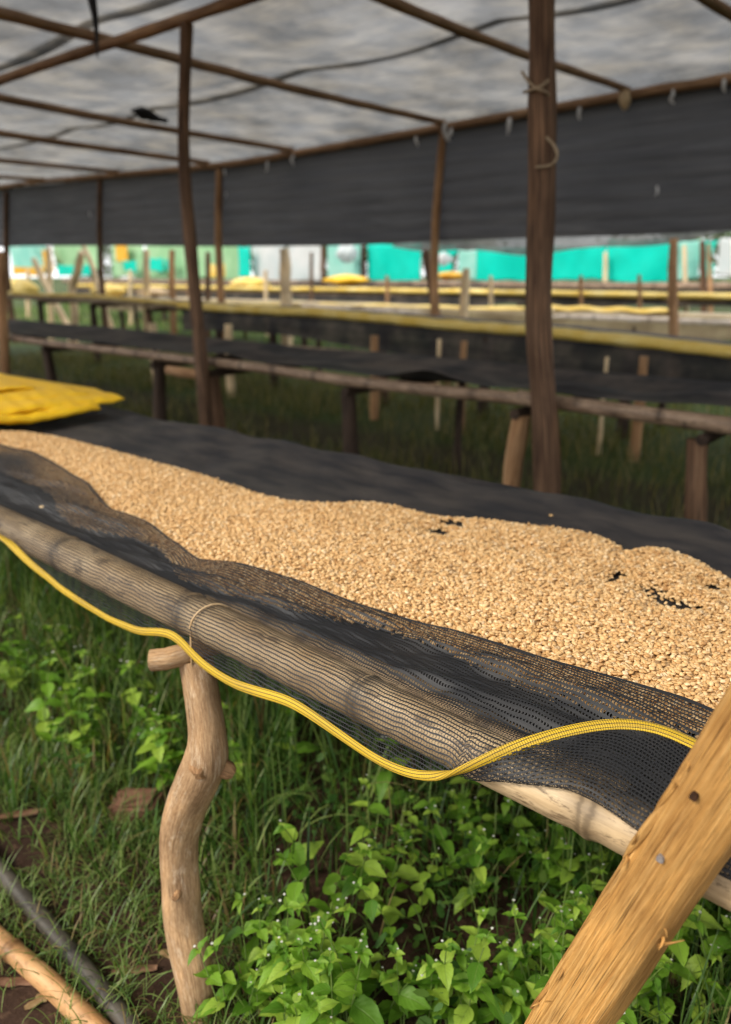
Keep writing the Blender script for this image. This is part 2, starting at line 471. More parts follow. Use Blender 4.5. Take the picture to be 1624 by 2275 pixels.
M['knot'] = wood('knot_wood', (0.12, 0.06, 0.026), (0.26, 0.14, 0.062), (0.40, 0.245, 0.12), 190, 0.2, crack=.6, patch=40)
M['dark_leg'] = wood('old_and_shaded_leg', (0.015, 0.010, 0.008), (0.045, 0.028, 0.019), (0.085, 0.055, 0.037), 60, 0.05)
M['bam_grey'] = bamboo_mat('weathered_bamboo', (0.42, 0.285, 0.145), (0.60, 0.45, 0.265), (0.11, 0.07, 0.038), 0.8, 0.5)
M['bam_tan'] = bamboo_mat('dry_bamboo', (0.44, 0.29, 0.14), (0.60, 0.45, 0.27), (0.16, 0.09, 0.045), 0.7)
M['bam_orange'] = bamboo_mat('fresh_bamboo', (0.50, 0.255, 0.095), (0.62, 0.37, 0.17), (0.22, 0.10, 0.04), 0.45)
M['bam_dark'] = bamboo_mat('damp_bamboo', (0.050, 0.043, 0.033), (0.105, 0.09, 0.068), (0.02, 0.017, 0.013), 0.5)
M['bam_brown'] = bamboo_mat('brown_bamboo', (0.21, 0.135, 0.085), (0.36, 0.25, 0.165), (0.07, 0.045, 0.03), 0.6)
M['bam_white'] = bamboo_mat('bleached_bamboo', (0.55, 0.45, 0.36), (0.75, 0.68, 0.60), (0.25, 0.17, 0.11), 0.4)
M['net'] = net_near()
M['weave'] = weave_mat()
M['hem'] = hem_mat()
M['roof_net'] = net_far('roof_cloth', 0.92, 0.30, (0.07, 0.068, 0.064), 0.09, (0.30, 0.265, 0.21), 0.7, 0.55, 0.9)
M['curtain'] = net_far('curtain_cloth', 1.0, 0.02, (0.075, 0.075, 0.08), 0.03, (0.11, 0.105, 0.105), 0.5, 0.35, 0.25)
M['grey_net'] = net_far('light_cloth', 0.90, 0.15, (0.05, 0.055, 0.055), 0.25, (0.15, 0.15, 0.14), 0.6, 0.35, 0.8)
M['bed_far'] = net_far('far_bed_cloth', 0.97, 0.05, (0.028, 0.027, 0.029), 0.05, (0.12, 0.098, 0.082), 0.9, 0.1, 1.3)
M['wire'] = plain('twine', (0.20, 0.145, 0.09), (0.32, 0.24, 0.15), 30)
M['yellow'] = plain('yellow_sheet', (0.86, 0.50, 0.008), (0.90, 0.57, 0.015), 16, 0.42, 0.12, 0.4, 0.012)
M['yellow_pale'] = plain('faded_yellow_sheet', (0.72, 0.49, 0.08), (0.85, 0.68, 0.26), 3, 0.6, 0.2)
M['turq'] = plain('turquoise_sheet', (0.0, 0.66, 0.54), (0.0, 0.76, 0.64), 1.2, 0.5, 0.5)
M['turq_pale'] = plain('pale_turquoise_sheet', (0.30, 0.68, 0.60), (0.5, 0.78, 0.70), 1.0, 0.6, 0.5)
M['mint'] = plain('mint_sheet', (0.36, 0.62, 0.36), (0.55, 0.75, 0.50), 1.0, 0.6, 0.5)
M['white_sheet'] = plain('white_sheet', (0.66, 0.72, 0.72), (0.78, 0.78, 0.77), 1.0, 0.6, 0.5)
M['orange_sheet'] = plain('orange_sheet', (0.72, 0.36, 0.02), (0.8, 0.5, 0.06), 1.5, 0.6, 0.3)
M['tie'] = plain('white_plastic', (0.68, 0.71, 0.74), (0.8, 0.8, 0.8), 30, 0.4, 0.3)
M['metal'] = plain('nail_steel', (0.16, 0.14, 0.13), (0.30, 0.27, 0.25), 200, 0.45)
M['hole'] = plain('knot_hole', (0.020, 0.009, 0.004), (0.05, 0.02, 0.008), 200, 0.9)
M['black'] = plain('black_scrap', (0.012, 0.012, 0.015), (0.03, 0.03, 0.034), 20, 0.8)
M['stone'] = plain('red_stone', (0.11, 0.052, 0.03), (0.22, 0.115, 0.07), 22, 0.9, 0, 0.2, 0.01)
M['bark'] = plain('bark_scrap', (0.13, 0.062, 0.035), (0.26, 0.145, 0.085), 30, 0.85, 0, 0.2, 0.004)
M['dry'] = plain('dry_leaf', (0.28, 0.17, 0.07), (0.42, 0.29, 0.14), 40, 0.8, 0.3)
M['grass'] = leaf_mat('grass_blade', (0.020, 0.055, 0.010), (0.085, 0.175, 0.032), (0.26, 0.34, 0.10), 0.4, 0.36, straw=True)
M['grass_dull'] = leaf_mat('dull_grass', (0.065, 0.08, 0.024), (0.13, 0.14, 0.048), (0.25, 0.20, 0.085), 0.35, 0.5)
M['weed'] = leaf_mat('weed_leaf', (0.09, 0.22, 0.020), (0.20, 0.38, 0.034), (0.36, 0.52, 0.07), 0.38, 0.45, True, 'obj')
M['clover'] = leaf_mat('low_leaf', (0.04, 0.11, 0.02), (0.07, 0.16, 0.03), (0.13, 0.22, 0.04), 0.35, 0.5)
M['stem'] = plain('green_stem', (0.10, 0.17, 0.03), (0.16, 0.22, 0.05), 20, 0.6)
M['petal'] = plain('white_petal', (0.78, 0.78, 0.70), (0.82, 0.80, 0.74), 20, 0.6, 0.3)
M['tree'] = leaf_mat('tree_leaf', (0.03, 0.07, 0.012), (0.06, 0.125, 0.02), (0.12, 0.19, 0.035), 0.4, 0.5)
M['earth'] = soil_mat()
M['bean'] = bean_mat()

# ------------------------------------------------------------------ ground
def ground_z(x, y):
    x, y = np.asarray(x, float), np.asarray(y, float)
    rise = 0.03 * np.clip(y - 8.5, 0, 16)
    near = np.exp(-((x + 1.2) ** 2 + (y - 1.0) ** 2) / 14.0)
    return rise + near * (0.014 * fbm2(x, y, 3, 4, 3.0)) - 0.004
def axis(lo, hi, c0, c1, fine, far):
    a = list(np.arange(c0, c1, fine)); s, x = fine, c0
    while x > lo: s *= 1.35; x -= min(s, far); a.insert(0, max(x, lo))
    s, x = fine, a[-1]
    while x < hi: s *= 1.35; x += min(s, far); a.append(min(x, hi))
    return np.array(a)
gx, gy = axis(-400, 400, -4.2, 0.6, 0.035, 60), axis(-300, 600, 0.0, 2.6, 0.035, 60)
GX, GY = np.meshgrid(gx, gy, indexing='ij')
gv = np.stack([GX, GY, ground_z(GX, GY)], -1).reshape(-1, 3)
tag(link('ground', mesh('ground', gv, grid_faces(len(gx), len(gy))), M['earth']), kind='structure')

# ------------------------------------------------------------------ the shade house: poles, roof cloth, curtain
ZB, YM, YE = 3.2, 3.70, 8.1
frame = tag(empty('pole_frame', (-5.3, YM, 0)), 'tall frame of rough timber posts and thin poles carrying the shade cloth', 'frame')
def post(x0, y0, x1, y1, r0, r1, ztop, mat, mid=None, seed=1, wob=0.05):
    pts = [(x0, y0, -0.25)] + (mid or []) + [(x1, y1, ztop)]
    return tube('post', pts, [(0, r0), (1, r1)], mat, frame, seg=14, step=0.06, wob=wob, seed=seed)
bigpost = post(-1.99, 3.60, -2.30, 3.62, 0.074, 0.060, ZB + 0.05, M['post'], [(-2.06, 3.6, 0.6), (-2.16, 3.6, 1.3), (-2.19, 3.6, 2.0)], 11, 0.07)
a = onY(415, 55, YM); b = onY(447, 800, YM - 0.12); c_ = onY(408, 330, YM); d_ = onY(425, 560, YM)
post(b[0] + 0.04, YM - 0.12, a[0], YM, 0.055, 0.042, ZB - 0.02, M['post'], [(b[0], YM - 0.12, b[2]), (d_[0], YM, d_[2]), (c_[0], YM, c_[2])], 12, 0.06)
for px, pt, pb, r, mt, sd in ((985, 285, 700, 0.052, 'post_light', 13), (487, 372, 675, 0.062, 'post_light', 14), (222, 395, 640, 0.055, 'post', 15), (14, 422, 640, 0.065, 'post', 16)):
    a = onY(px, pt, YE); b = onY(px + (5 if px < 600 else -20), pb, YE)
    m_ = (a + b) / 2
    post(b[0], YE, a[0], YE, r * 1.15, r * 0.85, a[2] - 0.03, M[mt], [(b[0], YE, b[2]), (m_[0] - 0.05, YE, m_[2])], sd, 0.06)
def beam(pts, r, seed, mat='pole', **k):
    return tube('beam', pts, r, M[mat], frame, seg=10, step=0.08, wob=0.07, seed=seed, **k)
beam([(-18.5, YM, ZB + 0.02), (-12, YM - 0.04, ZB + 0.03), (-7.8, YM - 0.12, ZB), (-5.2, YM, ZB + 0.01), (-2.0, YM + 0.02, ZB), (3.0, YM, ZB)], 0.040, 20)
eav = [onY(p[0], p[1], YE) for p in [(14, 414), (220, 392), (485, 367), (660, 340), (985, 283), (1400, 210), (1640, 172)]]
beam([(-26, YE, 3.30)] + [tuple(e) for e in eav] + [(3.0, YE, 3.2)], 0.047, 21, 'bam_brown' if False else 'pole')
for k, (x, r) in enumerate(((-2.40, 0.045), (-4.02, 0.042), (-6.30, 0.044), (-8.98, 0.046), (-10.95, 0.05), (-13.6, 0.045), (-16.4, 0.045), (0.6, 0.045))):
    ze_ = float(np.interp(x, [e[0] for e in eav], [e[2] for e in eav]))
    beam([(x + 0.10, -0.6, ZB + 0.07), (x + 0.04, 3.0, ZB + 0.085), (x - 0.03, 5.6, ZB * .55 + ze_ * .45 + 0.055), (x, YE + 0.03, ze_ + 0.05)], [(0, r * 1.05), (1, r * 0.8)], 30 + k)
beam([(-18.5, -0.6, ZB), (3.0, -0.6, ZB)], 0.045, 45)
# twine wound round the thick post
for k, pts in enumerate([[onY(x, y, yy) for x, y, yy in ((1160, 160, 3.6), (1172, 178, 3.54), (1190, 196, 3.52), (1212, 204, 3.54), (1222, 222, 3.6), (1222, 262, 3.6))],
                         [onY(x, y, yy) for x, y, yy in ((1208, 300, 3.57), (1230, 322, 3.55), (1238, 345, 3.54), (1226, 366, 3.53), (1190, 372, 3.52))],
                         [onY(x, y, yy) for x, y, yy in ((1218, 178, 3.56), (1205, 190, 3.53), (1180, 200, 3.52), (1164, 205, 3.58))]]):
    o = tube('twine', pts, 0.0075, M['wire'], frame, seg=6, step=0.02)
nrm = [(-24, 3.2, 3.33, 'A')]
roof_words = ['over the footpath beside the coffee bed', 'along the front edge of the shade house', 'over the long middle pole', 'next to the hanging dark curtain']
strips = [(-0.72, 1.55), (1.42, 3.72), (3.60, 5.95), (5.82, YE + 0.15)]
roof_lab = ['grey see-through roof cloth strip along the open front edge of the shade house',
            'grey see-through roof cloth strip between open front edge and the long middle pole',
            'grey see-through roof cloth strip just behind the long middle pole',
            'grey see-through roof cloth strip meeting the top of the dark curtain']
for k, (y0, y1) in enumerate(strips):
    xs = np.arange(-19.5, 3.3, 0.18); ys = np.linspace(y0, y1, 80 if k == 3 else 22)
    X, Y = np.meshgrid(xs, ys, indexing='ij')
    t = (Y - y0) / (y1 - y0)
    beams_x = np.array([-19.5, -16.4, -13.6, -10.95, -8.98, -6.30, -4.02, -2.40, 0.6, 3.3])
    i = np.clip(np.searchsorted(beams_x, X) - 1, 0, len(beams_x) - 2)
    s = (X - beams_x[i]) / (beams_x[i + 1] - beams_x[i])
    Z = ZB + 0.165 - 0.06 * np.sin(np.pi * np.clip(s, 0, 1)) * 1.0 + 0.018 * fbm2(X, Y, 40 + k, 3, 1.3) + 0.012 * k % 2 + 0.02 * np.cos(t * 2 * np.pi)
    if k == 3: tq = np.clip(t, 0, 1) ** 1.3; Z = Z * (1 - tq) + tq * (np.interp(X, [e[0] for e in eav], [e[2] for e in eav]) + .115) - .17 * np.clip((Y - YE - .05) / .07, 0, 1)
    v = np.stack([X, Y + 0.03 * fbm2(X, Y * 0, 50 + k, 3, 0.6), Z], -1).reshape(-1, 3)
    o = link('shade_net', mesh('roof_net', v, grid_faces(len(xs), len(ys))), M['roof_net'])
    tag(o, roof_lab[k], 'shade net', 'roof cloth strips')
# dark curtain hanging from the far pole
cb = [(-26, 2.15)] + [(onY(x, y, YE)[0], onY(x, y, YE)[2]) for x, y in ((40, 546), (230, 545), (480, 547), (720, 545), (860, 541), (980, 534), (1180, 527), (1400, 522), (1624, 510))] + [(3, 1.92)]
cb = np.array(cb)
ex = np.array([(-26, 3.30)] + [(e[0], e[2]) for e in eav] + [(3.0, 3.2)])
xs = np.arange(-22, 3.0, 0.10); ts = np.linspace(0, 1, 34)
X, T = np.meshgrid(xs, ts, indexing='ij')
zt = np.interp(X, ex[:, 0], ex[:, 1]) - 0.035
zb_ = np.interp(X, cb[:, 0], cb[:, 1])
Z = zt + (zb_ - zt) * T
Y = YE + 0.03 + 0.05 * T * fbm2(X, Z, 61, 3, 1.6) + 0.012 * np.sin(Z * 38 + 2 * fbm2(X, Z, 62, 2, 0.6)) + 0.10 * T
o = link('curtain_net', mesh('curtain', np.stack([X, Y, Z], -1).reshape(-1, 3), grid_faces(len(xs), len(ts))), M['curtain'])
tag(o, 'long dark shade cloth curtain hanging from the far roof pole', 'curtain')
# white plastic ties under the far pole
for k, (px, py, big) in enumerate(((500, 384, 1), (502, 432, .6), (595, 369, 1.2), (651, 357, 1.2), (925, 314, 1), (990, 292, 1.8), (1000, 300, 1.3), (1131, 280, 1.5), (1290, 252, 1.1), (1495, 215, 1.1), (1610, 190, 1), (1458, 424, .8), (200, 476, .9))):
    c = onY(px, py, YE - 0.06 if py < 400 else YE - 0.05)
    h, w = 0.055 * big, 0.020 * big
    g = np.random.default_rng(k)
    pts = [c + np.array([g.normal(0, .012), 0, h]), c + np.array([g.normal(0, .01), -0.012, h * .3]), c + np.array([g.normal(0, .012), -0.006, -h * .4]), c + np.array([g.normal(0, .025), 0.008, -h])]
    o = tube('plastic_tie', pts, [(0, w * .7), (.3, w), (.7, w * .8), (1, w * .3)], M['tie'], None, seg=8, step=0.012, oval=0.4, wob=0.2, seed=k)
    if py > 400: tag(o, 'small white plastic scrap caught on the dark curtain', 'plastic tie', 'white scraps on the curtain')
    else: tag(o, 'small white plastic tie knotted under the far roof pole', 'plastic tie', 'white ties under the far pole')
c = onY(1385, 228, YE - 0.07)
tag(tube('wood_stub', [c + np.array([0, 0, .09]), c + np.array([.02, -.02, 0]), c + np.array([.03, -.02, -.07])], [(0, .05), (.6, .06), (1, .02)], M['pale'], None, seg=8, step=.02, wob=.15, seed=5), 'pale cut pole stub hanging where two roof poles meet', 'wood stub')
# loose black scraps on the roof poles
c = onZ(207, 30, 3.12)
tag(tube('net_scrap', [c + np.array([0, 0, .17]), c + np.array([.01, 0, 0.05]), c + np.array([0, .01, -.08]), c + np.array([.01, 0, -.26])], [(0, .035), (.3, .03), (.6, .016), (1, .004)], M['black'], None, seg=8, step=.02, wob=.3, seed=4), 'thin black strip of cloth dangling from the roof', 'net scrap')
p0, p1 = onZ(292, 246, 3.17), onZ(372, 270, 3.17)
tag(tube('net_scrap', [p0, p0 * .7 + p1 * .3 + np.array([0, 0, .03]), p0 * .4 + p1 * .6, p1], [(0, .012), (.25, .045), (.6, .05), (1, .015)], M['black'], None, seg=10, step=.04, wob=.5, seed=6), 'bunched black cloth lying along a roof pole', 'net scrap')

# ------------------------------------------------------------------ the coffee bed in the foreground
YR, ZR = 0.82, 0.85
RX = np.array([-6.0, -1.9, -1.2, -0.7, -0.3, 1.6]); RR = np.array([0.046, 0.044, 0.041, 0.038, 0.035, 0.033])
def rail_r(x): return np.interp(x, RX, RR)
bed = tag(empty('drying_table', (-1.2, 1.35, 0)), 'bamboo and crooked wood drying table holding the spread of pale coffee beans', 'table')
nodesX = [-4.9, -4.2, -3.5, -2.9, -2.36, -1.76, -1.245, -0.765, -0.365, 0.02, 0.4, 0.8, 1.2]
L0 = -5.6
o = bamboo('rail', [(L0, YR, ZR + .01), (-3.0, YR + 0.01, ZR), (-1.2, YR + 0.005, ZR), (-0.3, YR, ZR), (1.5, YR - 0.01, ZR)], [(0, .046), (.52, .044), (.62, .041), (.69, .038), (.75, .035), (1, .032)], M['bam_grey'], bed, seg=24, step=0.008, bump=0.085, nodes=[x - L0 for x in nodesX])
o['label'] = 'weathered front bamboo rail showing through the black net'
bamboo('rail', [(L0, 1.94, 0.835), (-2, 1.95, 0.83), (1.5, 1.94, 0.83)], 0.035, M['bam_grey'], bed, seg=14, step=0.02)
p = bamboo('inner_pole', [(-1.04, 0.905, .842), (-0.75, 0.900, .843), (-0.35, 0.885, .840)], [(0, .024), (.5, .026), (1, .022)], M['bam_tan'], bed, nodes=[.05, .46], seg=14, bump=.15)
bamboo('inner_pole', [(-1.30, .888, .840), (-1.10, .905, .842), (-0.99, .912, .838)], [(0, .018), (.5, .028), (1, .016)], M['bam_tan'], bed, nodes=[.06, .2], seg=12, bump=.15)
for k, x in enumerate((-4.6, -2.75, -1.21, 0.45)):
    dy = 0.0 if k != 2 else 0.0
    tube('crossbar', [(x - 0.035, 0.725, 0.786), (x, 0.82, 0.789), (x + 0.02, 1.4, 0.787), (x, 2.05, 0.790)], [(0, .0215), (.05, .023), (1, .022)], M['leg'], bed, seg=14, step=0.03, wob=.09, seed=60 + k)
# crooked front leg
lp = [(437, 1468, 78), (446, 1520, 78), (455, 1580, 80), (461, 1630, 84), (460, 1680, 98), (440, 1730, 98), (415, 1785, 92), (399, 1845, 88), (396, 1905, 84), (400, 1965, 84), (404, 2030, 86), (415, 2095, 86), (430, 2165, 82), (438, 2230, 70), (440, 2285, 66)]
pts, rr = [], []
for x, y, w in lp:
    Yq = 0.80 - 0.095 * (y - 1468) / (2245 - 1468)
    q = onY(x, y, Yq); pts.append(q); rr.append(w / 2 / FPX * project(q)[2])
ss = np.r_[0, np.cumsum(np.linalg.norm(np.diff(pts, axis=0), axis=1))]; ss /= ss[-1]
leg = tube('leg', pts, list(zip(ss, rr)), M['leg'], bed, seg=28, step=0.006, wob=.055, seed=71)
leg['label'] = 'crooked peeled branch used as a table leg, with knots'
kq = pts[4]
def knot(base, d, r, ln, seed, mat='knot'):
    base, d = np.asarray(base), np.asarray(d, float); d /= np.linalg.norm(d)
    return tube('knot', [base, base + d * ln * .55, base + d * ln], [(0, r * 1.5), (.5, r * 1.05), (.8, r), (1, r * .55)], M[mat], leg, seg=12, step=.004, wob=.35, seed=seed)
knot(kq + np.array([0.010, 0.004, -.012]), (0.75, 0.50, -.42), .0165, .049, 81)
kn = knot(kq + np.array([0.012, -0.020, -.006]), (0.45, -0.75, -.2), .014, .026, 82)
knot(pts[9] + np.array([.010, -.010, .0]), (0.65, -0.55, .25), .011, .034, 83)
for k, x in enumerate((-4.55, -2.8, 0.5)):
    tube('leg', [(x, .80, .77), (x + .03, .79, .4), (x, .76, -.1)], [(0, .036), (1, .042)], M['leg'], bed, seg=14, step=.03, wob=.1, seed=90 + k)
for k, x in enumerate((-4.6, -2.7, -1.15, 0.45)):
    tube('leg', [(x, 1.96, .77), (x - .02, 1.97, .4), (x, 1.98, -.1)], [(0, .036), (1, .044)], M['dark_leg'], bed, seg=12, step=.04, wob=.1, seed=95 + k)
# wire round the rail
th = np.linspace(0, 2 * math.pi, 25)
tube('tie_wire', [(-1.168 + .012 * math.sin(a_), YR + .0445 * math.sin(a_), ZR + .0445 * math.cos(a_) + .001) for a_ in th], 0.0022, M['bam_tan'], bed, seg=6, step=.006, cap=False)
tube('tie_wire', [(-1.178, .776, .852), (-1.175, .772, .82), (-1.18, .774, .775)], 0.0022, M['bam_tan'], bed, seg=6, step=.006)
# split timber brace nailed to the rail
YB = 0.746
b0, b1 = onY(1252, 2274, YB), onY(1650, 1690, YB)
dv = (b1 - b0) / np.linalg.norm(b1 - b0)
q0 = b0 - dv * ((b0[2] + 0.08) / dv[2]); q1 = b1 + dv * 0.35
bm = tube_mesh([q0, q0 * .66 + q1 * .34 + np.array([.004, 0, 0]), q0 * .33 + q1 * .67 - np.array([.003, 0, 0]), q1], [(0, .045), (.45, .043), (1, .041)], seg=36, step=.008, wob=.04, oval=.66, seed=77, ref=(0, 1, 0))
# hewn facets and torn ridges
co = np.zeros(len(bm.vertices) * 3, np.float32); bm.vertices.foreach_get('co', co); co = co.reshape(-1, 3)
tcb = np.zeros(len(bm.vertices) * 3, np.float32); bm.attributes['tc'].data.foreach_get('vector', tcb); tcb = tcb.reshape(-1, 3)
ang = np.arctan2(tcb[:, 1], tcb[:, 0]); sl_ = tcb[:, 2]
axis_pt = q0[None] + dv[None] * ((co - q0[None]) @ dv)[:, None]
rad = co - axis_pt
sq = 1.0 / (np.abs(np.cos(ang + .25)) ** 5 + np.abs(np.sin(ang + .25)) ** 5) ** (1 / 5); kk = .5 + .5 * sq / sq.mean() + 0.03 * np.sign(np.sin(ang * 3 + .6)) * np.abs(np.sin(ang * 3 + .6)) ** .5 + 0.030 * np.sin(ang * 11 + 2.2 * fbm2(sl_ * 5, ang * .3, 78, 3, 1.0)) + 0.016 * np.sin(ang * 17 + 3 * fbm2(sl_ * 7, ang * .3, 80, 3, 1.0)) + 0.030 * fbm2(sl_ * 14, ang * 2.0, 79, 4, 1.0)
co = axis_pt + rad * kk[:, None]
bm.vertices.foreach_set('co', co.astype(np.float32).ravel()); bm.update()
brace = link('brace', bm, M['brace'], bed)
brace['label'] = 'orange split timber brace nailed slantwise across the front rail'
def brace_pt(px, py, lift=0.0):
    q = onY(px, py, YB - 0.030); return q + np.array([0, -lift, 0])
for px, py, r, mt, nm in ((1540, 1770, .0042, 'hole', 'knot_hole'), (1466, 1908, .0042, 'metal', 'nail')):
    q = brace_pt(px, py)
    tube(nm, [q + np.array([0, .012, 0]), q + np.array([0, -.0015, 0])], r, M[mt], brace, seg=10, step=.004, wob=.15, seed=3)
for k, (px, py, ex_, ey_) in enumerate(((1395, 1900, 1378, 1930), (1400, 1880, 1415, 1850), (1255, 2140, 1235, 2180), (1200, 2225, 1180, 2235), (1196, 2224, 1240, 2222), (1500, 1760, 1492, 1730), (1530, 1690, 1522, 1715), (1460, 2100, 1520, 2088), (1475, 2080, 1462, 2110), (1470, 2050, 1482, 2084), (1385, 2155, 1370, 2178), (1330, 2050, 1318, 2080))):
    y_ = YB - .012
    tube('splinter', [onY(px, py, y_), onY((px + ex_) / 2 + 3, (py + ey_) / 2, y_ - .010), onY(ex_, ey_, y_ - .012)], [(0, .0028), (.5, .0018), (1, .0004)], M['brace'], brace, seg=5, step=.006)

for k, (px, py, ex_, ey_, w) in enumerate(((1385, 1905, 1470, 1775, .006), (1240, 2150, 1330, 2005, .005), (1178, 2240, 1230, 2160, .004), (1455, 1800, 1520, 1700, .005), (1400, 2130, 1480, 2020, .005), (1300, 2060, 1372, 1950, .004))):
    tube('bark_shred', [onY(px, py, YB - .014), onY((px + ex_) / 2 + 6, (py + ey_) / 2 + 4, YB - .018), onY(ex_ + 12, ey_ + 4, YB - .012)], [(0, .0012), (.25, w * .8), (.7, w), (1, .001)], M['brace'], brace, seg=8, step=.012, wob=.06, oval=.5, seed=110 + k)

# heap of drying beans: outline on the bed
far_px = [(0, 958), (60, 958), (130, 968), (200, 985), (330, 1020), (460, 1055), (560, 1090), (640, 1110), (700, 1116), (760, 1117), (830, 1113), (880, 1120), (940, 1136), (1000, 1146), (1070, 1150), (1150, 1160), (1220, 1168), (1290, 1178), (1340, 1192), (1368, 1204), (1385, 1221), (1410, 1223), (1450, 1216), (1490, 1220), (1540, 1238), (1580, 1258), (1624, 1285)]
ZBED = 0.866
fp = np.array([onZ(x, y, ZBED + 0.012) for x, y in far_px])
edge_px = [(0, 985), (60, 1000), (130, 1035), (200, 1080), (250, 1130), (330, 1160), (400, 1210), (440, 1248), (520, 1265), (620, 1290), (740, 1325), (900, 1370), (1000, 1395), (1130, 1440), (1250, 1480), (1400, 1520), (1500, 1550), (1600, 1585)]
ep = np.array([onZ(x, y, 0.893) for x, y in edge_px])
def far_y(x): return np.interp(x, np.r_[-3.9, fp[:, 0], -0.40, -0.2, 0.2, 0.7], np.r_[1.34, fp[:, 1], 1.63, 1.66, 1.62, 1.3])
def edge_y(x): return np.interp(x, np.r_[-5.6, -3.6, ep[:, 0], -0.1, 1.5], np.r_[1.10, 1.20, ep[:, 1], 1.09, 1.05])
def near_y(x): return edge_y(x) - 0.052 - 0.02 * np.sin(x * 9) - 0.07 * np.clip((-x - 1.6) / .5, 0, 1)
holes = [(onZ(x, y, .872)[:2], rx, ry) for x, y, rx, ry in ((1374, 1281, .013, .040), (1448, 1312, .022, .020), (1462, 1325, .017, .022), (1488, 1341, .026, .025), (1510, 1338, .013, .014), (1535, 1349, .018, .016), (1004, 1162, .036, .024), (972, 1181, .032, .024), (1135, 1222, .020, .014), (1250, 1240, .014, .012), (1580, 1305, .018, .018))]
def heap(x, y):
    """thickness of the bean layer"""
    d = np.minimum(far_y(x) - y, y - near_y(x))
    d = np.minimum(d, np.clip((x + 3.5) * .5, -1, 9))
    d = np.minimum(d, np.clip((.62 - x) * .5, -1, 9))
    h = 0.005 + 0.020 * (1 - np.exp(-np.clip(d, 0, 9) / 0.055)) + 0.0080 * fbm2(x, y, 21, 3, 7.0) * np.clip(d / .08, 0, 1)
    for (c, rx, ry) in holes:
        e = np.sqrt(((x - c[0]) / rx) ** 2 + ((y - c[1]) / ry) ** 2) + 0.25 * np.sin(5 * np.arctan2(y - c[1], x - c[0]) + c[0] * 90)
        e = e - 1
        h = np.where(e < 0, -1, np.minimum(h, 0.005 + 0.006 * np.clip(e, 0, 5)))
    return np.where((d < 0) | (h < 0), -1, np.maximum(h, 0.0045))
def bean_mesh(k):
    g = np.random.default_rng(200 + k)
    nu, nv = 12, 8
    a_, b_, c_ = 0.0050 * g.uniform(.94, 1.06), 0.0039 * g.uniform(.95, 1.05), 0.0033
    v, cr = [], []
    for j in range(nv + 1):
        ph = math.pi * j / nv
        for i in range(nu):
            t = 2 * math.pi * i / nu
            x, y, z = math.cos(ph), math.sin(ph) * math.cos(t), math.sin(ph) * math.sin(t)
            x *= 1 - .06 * y
            zz = z * (1.0 if z < 0 else .55)      # flat face up, round back down
            groove = 0.0
            if z > 0:
                groove = math.exp(-(y / .16) ** 2) * min(1, (1 - abs(x)) * 4)
                zz -= .26 * groove
            v.append((a_ * x, b_ * y, c_ * zz)); cr.append(groove)
    f = []
    for j in range(nv):
        for i in range(nu):
            k2 = (i + 1) % nu
            f.append((j * nu + i, (j + 1) * nu + i, (j + 1) * nu + k2, j * nu + k2))
    return mesh('bean', v, f, attrs={'crease': cr})
bean_meshes = [bean_mesh(k) for k in range(3)]
for bmsh in bean_meshes: bmsh.materials.append(M['bean'])
sp = 0.0069
pts = []
for layer in range(3):
    xs = np.arange(-3.5, 0.65, sp); ys = np.arange(0.85, 1.85, sp * .87)
    X, Y = np.meshgrid(xs, ys, indexing='ij')
    X = X + (np.arange(len(ys)) % 2)[None, :] * sp / 2 + layer * sp * .37
    X = (X + rng.normal(0, .0020, X.shape)).ravel(); Y = (Y + layer * sp * .3 + rng.normal(0, .0020, Y.shape)).ravel()
    H = heap(X, Y)
    if layer == 0:
        ok = H > 0
        # ragged rim: drop some of the outermost beans
        z = ZBED + np.maximum(H, 0.004) + rng.normal(0, .0017, len(X))
    else:
        ok = H > 0.0045 + layer * .0045
        z = ZBED + H - layer * 0.0046 + rng.normal(0, .0015, len(X))
    z = np.maximum(z, ZBED + .0035)
    pts.append(np.stack([X[ok], Y[ok], z[ok], np.full(ok.sum(), layer)], 1))
# beans tossed on top and strays along the rim
nx = 14000
X = rng.uniform(-3.45, .6, nx); Y = rng.uniform(.9, 1.8, nx); H = heap(X, Y); ok = (H > .009) & (Y > edge_y(X) + .004)
pts.append(np.stack([X[ok], Y[ok], ZBED + H[ok] + .0042 + rng.normal(0, .001, ok.sum()), np.zeros(ok.sum())], 1))
stray = []
for k in range(420):
    x = rng.uniform(-3.3, .5); stray.append((x, far_y(x) + abs(rng.normal(0, .006)), ZBED + .0042, 0))
for c, rx, ry in holes:
    for k in range(6):
        stray.append((c[0] + rng.normal(0, rx * 1.2), c[1] + rng.normal(0, ry * 1.3), ZBED + .0042, 0))
pts.append(np.array(stray))
BP = np.vstack(pts)
nB = len(BP)
rot = np.zeros((nB, 3))
rot[:, 2] = rng.uniform(0, 6.283, nB)
flip = rng.random(nB) < .58
rot[:, 0] = np.where(flip, math.pi, 0) + rng.normal(0, .34, nB)
rot[:, 1] = rng.normal(0, .34, nB)
scl = rng.normal(1.0, .07, nB)
